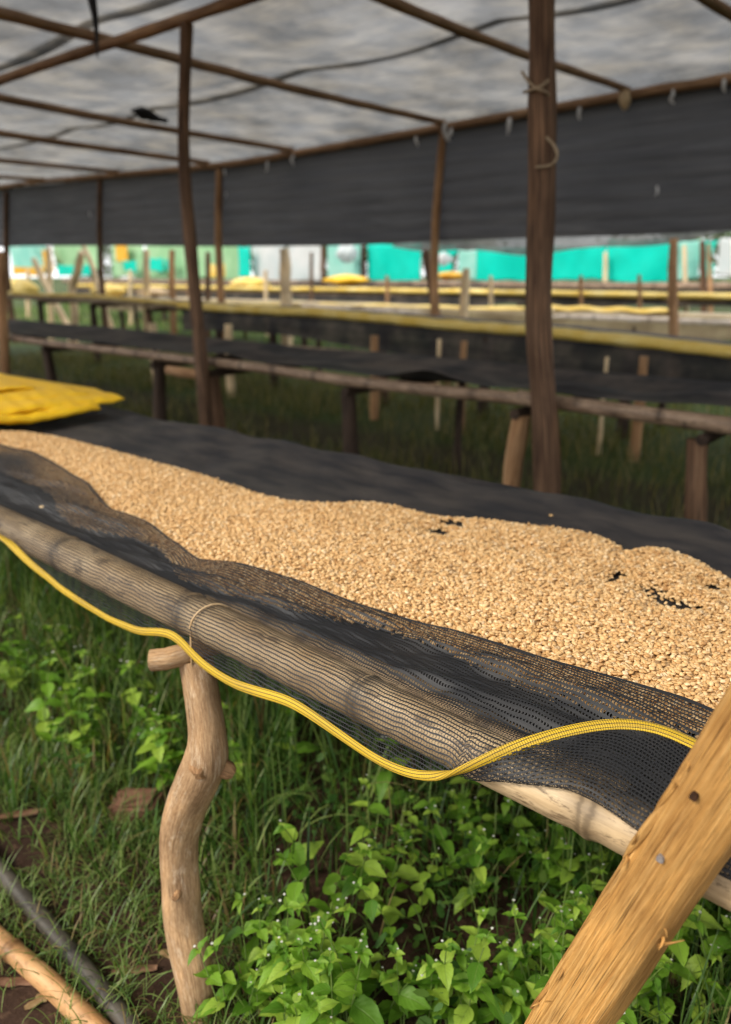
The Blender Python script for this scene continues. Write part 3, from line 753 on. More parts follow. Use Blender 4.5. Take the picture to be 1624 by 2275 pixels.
# the 300 that show largest are single objects
px, py, pw = np.array([project(q) for q in BP[:, :3]]).T
inview = (px > 30) & (px < 1600) & (py < 2274) & (BP[:, 3] == 0) & (BP[:, 1] > edge_y(BP[:, 0]) + .008)
onbrace = (px > 1560) & (py > 1540)
score = np.where(inview & ~onbrace, pw, 99)
pick = np.argsort(score)[:300]
rest = np.setdiff1d(np.arange(nB), pick)
for n_, i in enumerate(pick):
    o = bpy.data.objects.new('coffee_bean', bean_meshes[n_ % 3]); COL.objects.link(o)
    o.location = BP[i, :3]; o.rotation_euler = rot[i]; o.scale = (scl[i],) * 3
    tag(o, 'single pale tan coffee bean in the spread beside the netted bamboo rail', 'coffee bean', 'beans by the netted rail')
for s_i, (sx, sy, zz) in enumerate(((93, 1125, .902), (1224, 1144, .874))):
    q = onZ(sx, sy, zz)
    o = bpy.data.objects.new('coffee_bean', bean_meshes[0]); COL.objects.link(o)
    o.location = q; o.rotation_euler = (.2, .1, 1); o.scale = (1.2,) * 3
    tag(o, ['lone coffee bean lying on the black net flap over the rail', 'lone coffee bean on bare black cloth beyond the bean spread'][s_i], 'coffee bean')
bm_ = bpy.data.meshes.new('bean_points')
bm_.from_pydata([tuple(q) for q in BP[rest, :3]], [], [])
at = bm_.attributes.new('rot', 'FLOAT_VECTOR', 'POINT'); at.data.foreach_set('vector', rot[rest].astype(np.float32).ravel())
at = bm_.attributes.new('scl', 'FLOAT', 'POINT'); at.data.foreach_set('value', scl[rest].astype(np.float32))
spread = link('coffee_beans', bm_, M['bean'])
tag(spread, 'thick spread of pale tan coffee beans drying on black net', 'coffee beans', None, 'stuff')
ng = bpy.data.node_groups.new('bean_scatter', 'GeometryNodeTree')
ng.interface.new_socket('Geometry', in_out='INPUT', socket_type='NodeSocketGeometry')
ng.interface.new_socket('Geometry', in_out='OUTPUT', socket_type='NodeSocketGeometry')
gi, go = ng.nodes.new('NodeGroupInput'), ng.nodes.new('NodeGroupOutput')
oi = ng.nodes.new('GeometryNodeObjectInfo'); oi.inputs['As Instance'].default_value = True
oi.transform_space = 'ORIGINAL'
proto_bean = [o for o in bpy.data.objects if o.name.startswith('coffee_bean') and o.type == 'MESH' and o.data == bean_meshes[0]][0]
oi.inputs['Object'].default_value = proto_bean
iop = ng.nodes.new('GeometryNodeInstanceOnPoints')
na_r = ng.nodes.new('GeometryNodeInputNamedAttribute'); na_r.data_type = 'FLOAT_VECTOR'; na_r.inputs['Name'].default_value = 'rot'
na_s = ng.nodes.new('GeometryNodeInputNamedAttribute'); na_s.data_type = 'FLOAT'; na_s.inputs['Name'].default_value = 'scl'
m2p = ng.nodes.new('GeometryNodeMeshToPoints')
ng.links.new(gi.outputs[0], m2p.inputs['Mesh'])
ng.links.new(m2p.outputs[0], iop.inputs['Points'])
ng.links.new(oi.outputs['Geometry'], iop.inputs['Instance'])
e2r = ng.nodes.new('FunctionNodeEulerToRotation')
ng.links.new(na_r.outputs['Attribute'], e2r.inputs[0])
ng.links.new(e2r.outputs[0], iop.inputs['Rotation'])
ng.links.new(na_s.outputs['Attribute'], iop.inputs['Scale'])
ng.links.new(iop.outputs[0], go.inputs[0])
md = spread.modifiers.new('scatter', 'NODES'); md.node_group = ng

# ------------------------------------------------------------------ the black net of the coffee bed
net = tag(empty('drying_net', (-1.2, 1.35, ZBED)), 'black knitted drying net with a yellow hem, draped over the front rail beneath the beans', 'net')
# bed sheet under the beans, rising over the far rail
prof = np.array([(0.856, .835), (0.875, .842), (0.93, .858), (1.05, ZBED - .002), (1.4, ZBED - .003), (1.72, ZBED - .001), (1.82, ZBED + .006), (1.90, .878), (1.945, .886), (1.985, .874), (2.0, .84), (2.005, .78)])
def resample(pr, n):
    P, s = smooth_path(np.c_[pr, np.zeros(len(pr))], 0.004)
    q = np.linspace(0, s[-1], n)
    return np.interp(q, s, P[:, 0]), np.interp(q, s, P[:, 1]), q
yy, zz, vv = resample(prof, 110)
xs = np.arange(-5.5, 1.45, 0.02)
X, Yp = np.meshgrid(xs, yy, indexing='ij'); Zp = np.repeat(zz[None], len(xs), 0)
free = np.clip((Yp - far_y(X)) / .08, 0, 1) * (Yp < 1.98)
Zp = Zp + free * (.010 * fbm2(X, Yp * 1.6, 31, 4, 5) + .005 * np.sin(X * 14 + 8 * Yp + 2 * fbm2(X, Yp, 34, 2, 3))) + np.clip((Yp - 1.8) / .15, 0, 1) * (.012 * fbm2(X, X * 0, 32, 3, 2.2))
Yp = Yp + np.clip((Yp - 1.85) / .12, 0, 1) * .02 * fbm2(X, X * 0, 33, 3, 2.0)
link('bed_sheet', mesh('bed', np.stack([X, Yp, Zp], -1).reshape(-1, 3), grid_faces(len(xs), len(yy)), uv=np.stack([X, np.repeat(vv[None], len(xs), 0)], -1).reshape(-1, 2)), M['weave'], net)
# front flap: from the beans over the rail, hanging to the hem or folded back on top
hl = [(0, 1190), (60, 1245), (130, 1300), (200, 1350), (260, 1384), (310, 1401), (350, 1404), (385, 1412), (410, 1438), (440, 1468), (500, 1509), (560, 1529), (640, 1555), (700, 1590), (760, 1635), (830, 1683), (900, 1713), (950, 1724)]
hp = [onY(x, y, .766) for x, y in hl]
hr = [((1000, 1720), .846), ((1045, 1703), .872), ((1100, 1676), .892), ((1180, 1645), .904), ((1280, 1618), .911), ((1360, 1606), .914), ((1440, 1612), .914), ((1500, 1632), .912), ((1560, 1662), .910)]
hp += [onZ(p_[0], p_[1], z_) for p_, z_ in hr]
hp = np.array([(-5.6, .764, .83), (-4.6, .762, .80), (-3.6, .763, .835), (-2.8, .764, .80), (-2.35, .766, .85)] + [tuple(q) for q in hp] + [(-0.20, .94, .91), (0.0, .86, .905), (.12, .775, .87), (.3, .768, .80), (.8, .766, .82), (1.5, .766, .80)])
hs, _ = smooth_path(hp, .006)
o_ = np.argsort(hs[:, 0]); hs = hs[o_]
def hemY(x): return np.interp(x, hs[:, 0], hs[:, 1])
def hemZ(x): return np.interp(x, hs[:, 0], hs[:, 2])
# angle round the rail at which the folded-back part turns (0 = top, 90 = front)
fxx = np.array([-5.6, -.62, -.56, -.50, -.45, -.40, -.375, -.34, -.29, -.2, 0.0, .12, 1.5]); fan = np.array([150, 150, 118, 92, 70, 48, 30, 46, 58, 62, 62, 120, 150.])
xs = np.arange(-5.5, 1.45, 0.007)
NP_ = 120
V = np.zeros((len(xs), NP_, 3)); UVn = np.zeros((len(xs), NP_, 2)); DEN = np.zeros((len(xs), NP_))
wr = fbm2(xs, xs * 0, 35, 4, 5.0)
wr2 = fbm2(xs, xs * 0, 36, 4, 9.0)
for i, x in enumerate(xs):
    r = rail_r(x) + .0035
    ye = float(edge_y(x)) + .004 * wr2[i]
    hb = max(float(heap(np.array([ye]), np.array([ye]))[0]) if False else float(heap(np.array(x), np.array(ye - .012))), .008)
    hb2 = max(float(heap(np.array(x), np.array(ye - .05))), .006)
    ze = ZBED + hb + .0035
    def rp(deg, ex=0.0):
        a_ = R(deg); return (YR - (r + ex) * math.sin(a_), ZR + (r + ex) * math.cos(a_))
    ang_f = float(np.interp(x, fxx, fan))
    hy, hz = float(hemY(x)), float(hemZ(x))
    valley = .872 + .010 * wr[i] * .5
    P = [(ye, ze - .002), (ye - .012, ze + .003), (ye - .05, ZBED + hb2 + .005), (ye - .05 - .32 * (ye - .05 - .89), .888 + .004 * wr2[i]), (.915, .880 + .004 * wr[i]), (.878, .8775 + .003 * wr2[i]), rp(-42), rp(-22), rp(0), rp(22), rp(45)]
    if ang_f > 112:                       # hangs free to the hem
        P += [rp(68)]
        if hz < .835: P += [rp(88, .004)]
        n_t = max(.001, .848 - hz)
        P += [(hy + .006, .5 * hz + .5 * min(.848, P[-1][1])), (hy, hz)]
    else:                                 # goes to the fold and back up over itself
        for dg in (62, 78, 92):
            if dg < ang_f - 6: P += [rp(dg, .001)]
        P += [rp(ang_f, .004), rp(ang_f - 2, .011)]
        for dg in (80, 60, 40, 18, -8):
            yq, zq = rp(dg, .012)
            if dg < ang_f - 8 and yq < hy - .012: P += [(yq, zq)]
        if hy > .90: P += [(.5 * (.85 + hy), .906)]
        P += [(hy, hz)]
    P = np.array(P)
    s = np.r_[0, np.cumsum(np.linalg.norm(np.diff(P, axis=0), axis=1))]
    keep = np.r_[True, np.diff(s) > 1e-4]; P, s = P[keep], s[keep]
    # rail-top always sits at the same grid row, so that the yarns run on
    k0 = np.argmin(np.abs(P[:, 0] - YR) + np.abs(P[:, 1] - (ZR + r)) * 3)
    q = np.r_[np.linspace(0, s[k0], 66), np.linspace(s[k0], s[-1], NP_ - 65)[1:]]
    V[i, :, 0] = x; V[i, :, 1] = np.interp(q, s, P[:, 0]); V[i, :, 2] = np.interp(q, s, P[:, 1])
    UVn[i, :, 0] = x; UVn[i, :, 1] = q - s[k0]
    DEN[i] = np.clip((-(q - s[k0]) - .03) / .03, 0, 1) * (.30 + .45 * np.clip((q - .045 - .03 * wr[i]) / .05, 0, 1)) * (.8 + .25 * wr2[i]) + (.34 if ang_f < 100 else 0) * np.clip((q - s[k0] - .02) / .04, 0, 1) * np.clip((x + .55) / .12, 0, 1)
    DEN[i] = np.clip(DEN[i] + .15, 0, 1.2); DEN[i, :2] = 2.0
# soften corners across and along, then add small wrinkles off the supports
for it in range(5):
    V[:, 1:-1, 1:] = .5 * V[:, 1:-1, 1:] + .25 * (V[:, :-2, 1:] + V[:, 2:, 1:])
for it in range(3):
    V[1:-1, :, 1:] = .5 * V[1:-1, :, 1:] + .25 * (V[:-2, :, 1:] + V[2:, :, 1:])
Xg, Vg = UVn[..., 0], UVn[..., 1]
inner = np.clip((-Vg - .035) / .03, 0, 1) * np.clip((Vg - Vg[:, :1]) / .03, 0, 1)
V[..., 2] += inner * (.0105 * fbm2(Xg * .55 + Vg * 2.2, Vg * 4.5, 37, 4, 11.0) + .006 * np.abs(np.sin(Xg * 17 + Vg * 40 + 2 * fbm2(Xg, Vg, 38, 2, 5))))
outer = np.clip((Vg - .07) / .03, 0, 1)
V[..., 1] += outer * .004 * fbm2(Xg, Vg, 39, 3, 16.0) * (Xg < -.6)
cover = np.clip((V[..., 1] - near_y(V[..., 0]) + .02) / .02, 0, 1) * (np.arange(NP_) < 60)[None]
lift = ZBED + np.maximum(heap(V[..., 0], np.clip(V[..., 1], near_y(V[..., 0]) + .004, 9)), 0.004) + .0125
V[..., 2] = np.where(cover > 0, np.maximum(V[..., 2], V[..., 2] * (1 - cover) + lift * cover), V[..., 2])
VT = V.copy()
UVn[..., 1] += .0022 * fbm2(Xg, Vg, 41, 3, 10.0)
link('front_flap', mesh('flap', V.reshape(-1, 3), grid_faces(len(xs), NP_), uv=UVn.reshape(-1, 2), attrs={'dense': DEN.ravel()}), M['net'], net)
# yellow hem: a flattened cord that follows the free edge of the flap
E_ = VT[:, -1]; D_ = VT[:, -1] - VT[:, -8]
D_[:, 0] = 0; D_ /= np.linalg.norm(D_, axis=1)[:, None] + 1e-9
for it in range(14): D_[1:-1] = .5 * D_[1:-1] + .25 * (D_[:-2] + D_[2:]); E_ = E_.copy(); E_[1:-1, 1:] = .6 * E_[1:-1, 1:] + .2 * (E_[:-2, 1:] + E_[2:, 1:])
Tn = np.gradient(E_, axis=0); Tn /= np.linalg.norm(Tn, axis=1)[:, None]
D_ -= Tn * np.sum(D_ * Tn, 1)[:, None]; D_ /= np.linalg.norm(D_, axis=1)[:, None]
Nn = np.cross(Tn, D_)
seg = 18; th = np.linspace(0, 2 * math.pi, seg, endpoint=False)
hw = (.0080 + .0018 * fbm2(xs, xs * 0, 43, 3, 6.0))
ht = .0042
HV = E_[:, None] + hw[:, None, None] * np.cos(th)[None, :, None] * D_[:, None] + ht * np.sin(th)[None, :, None] * Nn[:, None]
sarc = np.r_[0, np.cumsum(np.linalg.norm(np.diff(E_, axis=0), axis=1))]
HV = np.concatenate([HV, HV[:, :1]], 1)
HU = np.stack([np.repeat(sarc[:, None], seg + 1, 1), np.repeat(np.linspace(0, 1, seg + 1)[None], len(xs), 0)], -1)
hem = link('hem', mesh('hem', HV.reshape(-1, 3), grid_faces(len(xs), seg + 1), uv=HU.reshape(-1, 2)), M['hem'], net)
hem['label'] = 'yellow knitted hem along the free edge of the black net'

# folded yellow sheet at the far end of the bed
tarp = tag(empty('folded_tarp', (-3.5, 1.5, .89)), 'bright yellow plastic sheet folded in layers at the far end of the bean spread', 'tarp')
def fold_layer(x0, x1, y0, y1, z, th_, seed, parent):
    nu, nv = 60, 26
    u = np.linspace(0, 1, nu); v = np.linspace(0, 2 * math.pi, nv, endpoint=False)
    U, Vv = np.meshgrid(u, v, indexing='ij')
    cx = np.sign(np.cos(Vv)) * np.abs(np.cos(Vv)) ** .3; cz = np.sign(np.sin(Vv)) * np.abs(np.sin(Vv)) ** .7
    Y = y0 + (y1 - y0) * U + .03 * fbm2(cx * 2, cz, seed + 3, 3, 2.5) * U
    X = (x0 + x1) / 2 + (x1 - x0) / 2 * cx + (.018 * fbm2(Y, Y * 0, seed, 3, 6) + .05 * (Y - 1.3)) * (cx > 0)
    Z = z + th_ * cz * (1 - .25 * np.clip((U - .95) / .05, 0, 1)) + .008 * fbm2(X * 2, Y, seed + 1, 4, 12) + .004 * np.abs(np.sin(Y * 40 + 9 * X)) + .012 * U
    me = mesh('fold', np.stack([X, Y, Z], -1).reshape(-1, 3), [(i * nv + j, i * nv + (j + 1) % nv, (i + 1) * nv + (j + 1) % nv, (i + 1) * nv + j) for i in range(nu - 1) for j in range(nv)] + [tuple(range(nv))[::-1], tuple((nu - 1) * nv + k for k in range(nv))])
    return link('fold', me, M['yellow'], parent)
fold_layer(-4.7, -3.27, .95, 1.76, .914, .028, 301, tarp)
fold_layer(-4.7, -3.33, .97, 1.92, .938, .020, 304, tarp)
fold_layer(-4.7, -3.52, .98, 1.84, .952, .014, 307, tarp)
fold_layer(-4.7, -3.80, .98, 1.72, .964, .012, 310, tarp)

# ------------------------------------------------------------------ drying tables further back
def sheet_net(name, label, X0, X1, y0, y1, zf, hang, parent=None, mat='bed_far', hemmat=None, seed=0, front_lip=0.0, hw=.02, sag=.03, wave=.02, hemz=None):
    xs = np.arange(X0, X1, .06)
    yy = np.r_[np.linspace(y0 + front_lip, y1, 26), [y1 + .04, y1 + .05]]
    X, Y = np.meshgrid(xs, yy, indexing='ij')
    t = np.clip((Y - y0) / (y1 - y0), 0, 1)
    Z = zf(X) - sag * np.sin(np.pi * t) + wave * fbm2(X, Y * 1.4, seed, 4, 2.0) * np.clip(np.sin(np.pi * t) + .25, 0, 1)
    Z[:, -2] -= .05; Z[:, -1] -= .13
    if hang > 0:
        rows = 9
        hz = hang * (1 + .5 * fbm2(xs, xs * 0, seed + 3, 3, .9))
        tt = np.linspace(1, 0, rows)
        Hx = np.repeat(xs[:, None], rows, 1)
        Hy = y0 - .05 + .015 * fbm2(Hx, tt[None] * 2, seed + 4, 3, 3.0) - .02 * tt[None]
        Hz = (zf(xs) + .01)[:, None] - np.clip(hz, .03, 9)[:, None] * tt[None]
        X = np.hstack([Hx, X]); Y = np.hstack([Hy, Y]); Z = np.hstack([Hz, Z])
    root = tag(empty(name, ((X0 + X1) / 2, (y0 + y1) / 2, float(zf(np.array([(X0 + X1) / 2]))[0]))), label, 'net')
    link('cloth', mesh('cloth', np.stack([X, Y, Z], -1).reshape(-1, 3), grid_faces(X.shape[0], X.shape[1])), M[mat], root)
    if hemmat:
        hz_ = hemz(xs) if hemz else zf(xs) + .02
        P = np.stack([xs, np.full_like(xs, y0 - .07), hz_ + .008 * fbm2(xs, xs * 0, seed + 6, 3, 1.5)], 1)
        tube('hem', P[::4], hw, M[hemmat], root, seg=8, step=.12, oval=.6, wob=.15, seed=seed, ref=(0, 0, 1))
    return root
M['tan_cloth'] = plain('dusty_tan_cloth', (0.22, 0.16, 0.09), (0.42, 0.34, 0.20), 2.0, 0.8)
def far_table(label, X0, X1, y0, y1, zf, legs, rail_mat, leg_mat, rail_r_=.04, legr=.05, back_legs=None, rails=None):
    root = tag(empty('drying_table', ((X0 + X1) / 2, (y0 + y1) / 2, float(ground_z((X0 + X1) / 2, (y0 + y1) / 2)))), label, 'table')
    n = 9
    px_ = np.linspace(X0, X1, n); zz_ = zf(px_)
    for yv, mt, dz in ((y0, rail_mat, 0), (y1, rail_mat, 0)):
        if rails and yv == y0:
            for (a_, b_, dz2) in rails:
                q = np.linspace(a_, b_, 5)
                bamboo('rail', [(x, yv + .015 * math.sin(x * 1.7), float(zf(np.array([x]))[0]) + dz2 + .01 * math.sin(x * 2.3)) for x in q], rail_r_, M[mt], root, gap=.42, seg=10, step=.03, bump=.10)
        else:
            bamboo('rail', [(x, yv + .015 * math.sin(x * 1.7), z + .01 * math.sin(x * 2.3)) for x, z in zip(px_, zz_)], rail_r_, M[mt], root, gap=.42, seg=10, step=.04, bump=.10)
    for k, x in enumerate(legs):
        mt = leg_mat if isinstance(leg_mat, str) else leg_mat[k % len(leg_mat)]
        zt_ = float(zf(np.array([x]))[0]) - rail_r_ * 1.9
        gz = float(ground_z(x, y0))
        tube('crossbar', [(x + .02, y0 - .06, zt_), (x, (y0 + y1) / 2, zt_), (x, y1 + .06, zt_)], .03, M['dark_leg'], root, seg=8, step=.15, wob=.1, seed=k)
        for yv, rr_ in ((y0, legr), (y1, legr * .6)):
            if yv == y1 and k % 3 != 1: continue
            if yv == y1: mt = 'dark_leg'  # back legs take darker wood: the table's shade is put into their colour
            sx = .03 * math.sin(k * 2.1 + yv)
            tube('leg', [(x + sx, yv, zt_ - .01), (x - sx * .5, yv + .01, (zt_ + gz) / 2), (x - sx, yv + .015, gz - .12)], [(0, rr_ * .9), (1, rr_ * 1.05)], M[mt], root, seg=10, step=.06, wob=.12, seed=k * 3 + int(yv * 10))
    return root
z2 = lambda x: np.full_like(np.asarray(x, float), .845) + .012 * np.clip(-np.asarray(x, float) - 5, 0, 5) * .4
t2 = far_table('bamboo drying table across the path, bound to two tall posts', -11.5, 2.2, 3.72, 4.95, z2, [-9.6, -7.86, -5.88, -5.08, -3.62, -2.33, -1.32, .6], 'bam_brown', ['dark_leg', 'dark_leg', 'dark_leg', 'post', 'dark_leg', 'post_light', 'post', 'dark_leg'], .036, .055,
               rails=[(-11.5, -5.15, .0), (-5.45, -2.9, .004), (-3.75, -1.0, .0), (-2.33, 2.2, .012)])
tube('binding', [(-5.52, 3.60, .772), (-5.3, 3.56, .775), (-5.08, 3.60, .770)], .038, M['post_light'], t2, seg=10, step=.03, wob=.1, seed=3)
for k in range(3):
    tube('twine', [(-5.22 + .03 * k, 3.66, .92), (-5.16 + .03 * k, 3.62, .85), (-5.22 + .02 * k, 3.60, .76)], .009, M['wire'], t2, seg=6, step=.02)
bump2 = lambda x, y: 0
n2 = sheet_net('drying_net', 'empty dark net sagging in waves on the table across the path', -11.4, 2.1, 3.72, 4.95, lambda x: z2(x) + .045, 0, seed=401, sag=.05, wave=.035, front_lip=.02)
# the raised wave in that net
me = n2.children[0].data
co = np.zeros(len(me.vertices) * 3, np.float32); me.vertices.foreach_get('co', co); co = co.reshape(-1, 3)
for bx, by, ax, ay, h in ((-2.98, 3.86, .26, .22, .085), (-5.0, 3.95, .3, .3, .07), (-1.2, 4.0, .5, .35, .07), (-4.1, 4.1, .6, .3, .05), (-2.2, 3.95, .3, .2, .05)):
    co[:, 2] += h * np.exp(-((co[:, 0] - bx) / ax) ** 2 - ((co[:, 1] - by) / ay) ** 2)
me.vertices.foreach_set('co', co.ravel()); me.update()

z3x = np.array([-20, -12.6, -10.0, -7.6, -5.55, -4.3, -2.4, 2.0]); z3z = np.array([1.15, 1.12, 1.05, 1.045, .985, .965, .865, .80])
z3 = lambda x: np.interp(x, z3x, z3z) - .035
far_table('drying table whose black net hangs low under a yellow hem', -17, 1.5, 7.15, 8.0, z3, [-15.2, -13.2, -11.4, -9.6, -8.4, -6.4, -4.9, -3.3, -1.2], 'bam_brown', ['dark_leg', 'dark_leg', 'post'], .045, .06)
sheet_net('drying_net', 'black net with long yellow hem hanging off the table before the curtain posts', -10.4, 1.4, 7.15, 8.0, lambda x: z3(x) + .05, .36, seed=411, hemmat='yellow_pale', hw=.095, hemz=lambda x: z3(x) + .045, sag=.02)
sheet_net('drying_net', 'dusty net with pale yellow cloth on the table near the grassy clearing', -17, -10.5, 7.15, 8.0, lambda x: z3(x) + .05, 0.04, seed=415, hemmat='yellow_pale', hw=.05, mat='tan_cloth')
def rowtable(label, netlabel, X0, X1, y0, y1, z, legs, rm, lm, hemmat, seed, rr=.05, hang=.12, hw=.04, mat='bed_far'):
    zf = lambda x: np.full_like(np.asarray(x, float), z)
    far_table(label, X0, X1, y0, y1, zf, legs, rm, lm, rr, .06)
    sheet_net('drying_net', netlabel, X0, X1, y0, y1, lambda x: zf(x) + .06, hang, seed=seed, hemmat=hemmat, hw=hw, mat=mat)
rowtable('drying table with a bleached white bamboo rail behind the curtain posts', 'net with a yellow border on the table with the bleached rail', -19, 0.5, 10.5, 11.7, .93, list(np.arange(-18, 0, 3.3)), 'bam_white', 'dark_leg', None, 421, .06, .26, .04, 'tan_cloth')
rowtable('dark bamboo drying table in the row before the coloured tarps', 'yellow edged net on the dark table before the coloured tarps', -26, 0.0, 13.6, 14.8, 1.10, list(np.arange(-25, 0, 4.1)), 'bam_brown', 'dark_leg', 'yellow_pale', 431, .07, .3, .09)
rowtable('last bamboo drying table standing right below the turquoise tarps', 'black net on the last table below the turquoise tarps', -34, -1.0, 17.2, 18.4, 1.28, list(np.arange(-33, -1, 4.7)), 'bam_brown', 'dark_leg', None, 441, .08, .35)

# pale posts and stakes behind the far tables
def stake(pts, Yv, wpx, mat, label, seed, grp=None):
    q = [onY(x, y, Yv) for x, y in pts]
    r = wpx / 2 / FPX * project(q[0])[2]
    gz = float(ground_z(q[-1][0], Yv))
    if q[-1][2] > gz + .1:
        d = (q[-1] - q[0]) / (q[0][2] - q[-1][2]) if q[0][2] > q[-1][2] + .05 else np.array([0, 0, -1.])
        q.append(q[-1] + d * (q[-1][2] - gz + .15))
    o = tube('stake', q, [(0, r * .85), (.1, r), (1, r * 1.1)], M[mat], None, seg=10, step=.08, wob=.12, seed=seed)
    return tag(o, label, 'post', grp)
stake([(632, 552), (634, 620), (636, 690)], 8.45, 25, 'pale', 'thick pale peeled post behind the yellow hemmed net', 501)
stake([(1036, 596), (1033, 650), (1030, 700)], 8.45, 20, 'pale', 'short pale stake near the brown curtain post and turquoise tarps', 502)
stake([(1495, 530), (1495, 610), (1495, 690)], 9.6, 21, 'post_light', 'orange brown post before the turquoise tarp at its peeling end', 503)
stake([(325, 555), (326, 610), (326, 670)], 9.2, 15, 'pale', 'slim pale stake among mint coloured sheets', 504)
stake([(182, 560), (172, 605), (160, 640), (166, 700)], 8.6, 18, 'pale', 'bent pale stake beside the mint sheets', 505)
stake([(185, 545), (205, 590), (218, 640)], 8.9, 11, 'white_sheet' if False else 'pale', 'pale slanting stick leaning against the curtain post', 506)
stake([(108, 550), (110, 610), (112, 660)], 9.0, 12, 'pale', 'straight pale stake beside the orange sheet', 507)
stake([(75, 575), (95, 620), (120, 665)], 8.7, 13, 'pale', 'pale stick leaning across the orange sheet', 508)
stake([(382, 555), (382, 610), (384, 660)], 10.0, 14, 'post_light', 'thin brown stake between the pale blue patched sheets', 509)
stake([(462, 560), (462, 650)], 10.0, 12, 'post', 'thin dark stake just behind a curved curtain post', 510)
stake([(718, 548), (718, 615)], 16.4, 12, 'post', 'dark thin post between white and pale turquoise sheets', 511)
stake([(692, 560), (692, 660)], 12.6, 8, 'post', 'very thin dark stick before the white sheet', 512)
stake([(806, 545), (808, 620)], 18.7, 12, 'dark_leg', 'black post at the edge of the first turquoise tarp', 513)
stake([(946, 555), (955, 620), (968, 690)], 8.75, 18, 'post', 'reddish leaning post beside the brown curtain post', 514)
stake([(1345, 560), (1345, 620)], 18.6, 10, 'pale', 'pale thin post parting two turquoise tarps', 515)
stake([(1560, 535), (1562, 610)], 16.2, 14, 'post', 'rust brown post beside the ragged turquoise sheet', 516)
stake([(1575, 540), (1578, 650)], 16.0, 9, 'post_light', 'slender light brown stake beside the ragged turquoise sheet', 517)
stake([(1520, 545), (1522, 620)], 18.6, 10, 'pale', 'weathered thin post beside the orange brown post', 518)
stake([(4, 560), (6, 700), (12, 860)], 3.60, 22, 'post_light', 'tan stake standing against the far end of the table across the path', 519)
for k, (x, y0_, y1_, Yv, w, m_) in enumerate(((62, 600, 660, 12.4, 9, 'pale'), (290, 600, 655, 12.6, 9, 'pale'), (420, 596, 650, 12.5, 9, 'post_light'), (590, 600, 650, 12.4, 9, 'pale'), (860, 612, 668, 12.2, 9, 'post_light'), (1090, 612, 672, 12.3, 9, 'pale'), (1290, 612, 676, 12.3, 9, 'post_light'), (1420, 610, 680, 12.4, 9, 'post_light'))):
    stake([(x, y0_), (x + 1, y1_)], Yv, w, m_, 'short slim stake standing between the bleached rail table and the dark one', 540 + k, 'slim stakes between the far tables')
# stubs that show below the hanging net of the third row
for k, (x, y, w, m_) in enumerate(((832, 775, 20, 'post_light'), (1030, 790, 16, 'post_light'), (1427, 830, 24, 'post_light'), (508, 745, 20, 'pale'), (340, 740, 20, 'pale'), (975, 785, 10, 'pale'), (1345, 830, 10, 'pale'))):
    q = onY(x, y, 6.3); r = w / 2 / FPX * project(q)[2]
    tag(tube('stake', [q + np.array([0, 0, .14]), q, (q[0], q[1], -.12)], [(0, r * .9), (1, r * 1.1)], M[m_], None, seg=10, step=.05, wob=.12, seed=530 + k), 'short stake stub standing in the grass under the low hanging net', 'post', 'stake stubs under the hanging net')

# coloured sheets hung at the far side
def tarp_sheet(x0, x1, y0, y1, Yv, mat, label, seed, sag=.04, grp=None, ragged=0.0):
    if Yv > 18.55: y0, y1 = y0 - 8, y1 + 9
    a_, b_ = onY(x0, y0, Yv), onY(x1, y0, Yv); zb1, zb2 = onY(x0, y1, Yv)[2], onY(x1, y1, Yv)[2]
    nu, nv = 26, 14
    U, T = np.meshgrid(np.linspace(0, 1, nu), np.linspace(0, 1, nv), indexing='ij')
    X = a_[0] + (b_[0] - a_[0]) * U
    zt_ = a_[2] + (b_[2] - a_[2]) * U - sag * np.sin(np.pi * U)
    zb_2 = zb1 + (zb2 - zb1) * U + .05 * fbm2(X, X * 0, seed + 2, 3, 2.0)
    Z = zt_ + (zb_2 - zt_) * T
    X = X + ragged * fbm2(Z * 3, X * 0, seed + 3, 3, 2.0) * U
    Yy = Yv + .06 * fbm2(X, Z * .4, seed, 3, 3.0)
    o = link('tarp', mesh('tarp', np.stack([X, Yy, Z], -1).reshape(-1, 3), grid_faces(nu, nv)), M[mat])
    s_ = o.modifiers.new('thick', 'SOLIDIFY'); s_.thickness = .006
    return tag(o, label, 'tarp', grp)
tarp_sheet(818, 936, 548, 616, 18.9, 'turq', 'wide bright turquoise tarp beside the black post', 601)
tarp_sheet(972, 1012, 552, 612, 18.9, 'turq', 'small turquoise tarp half hidden by the brown curtain post', 602, ragged=.2)
tarp_sheet(1018, 1062, 562, 614, 18.9, 'turq_pale', 'faded turquoise strip beside the small turquoise tarp', 603)
tarp_sheet(1060, 1180, 556, 616, 18.8, 'turq', 'turquoise tarp running behind the thick dark post', 604)
tarp_sheet(1182, 1350, 552, 616, 18.9, 'turq', 'long turquoise tarp just past the thick dark post', 605)
tarp_sheet(1350, 1498, 540, 618, 18.8, 'turq', 'tall turquoise tarp ending at the orange brown post', 606, ragged=.1)
tarp_sheet(1500, 1556, 540, 612, 18.9, 'turq_pale', 'dull torn turquoise sheet behind the orange brown post', 607)
tarp_sheet(1560, 1600, 540, 612, 18.8, 'turq', 'narrow ragged turquoise sheet beside rust brown post', 608, ragged=.2)
tarp_sheet(1602, 1660, 535, 600, 18.7, 'white_sheet', 'off white sheet past the ragged turquoise one', 609)
tarp_sheet(728, 800, 545, 618, 18.9, 'turq_pale', 'pale turquoise sheet with a white bundle before it', 610)
tarp_sheet(640, 716, 545, 616, 18.8, 'white_sheet', 'pale white sheet behind the thick pale post', 611)
tarp_sheet(560, 634, 545, 618, 18.9, 'white_sheet', 'bluish white sheet beside the small turquoise scrap', 612)
tarp_sheet(528, 556, 555, 606, 18.6, 'turq', 'small turquoise scrap between mint and white sheets', 613)
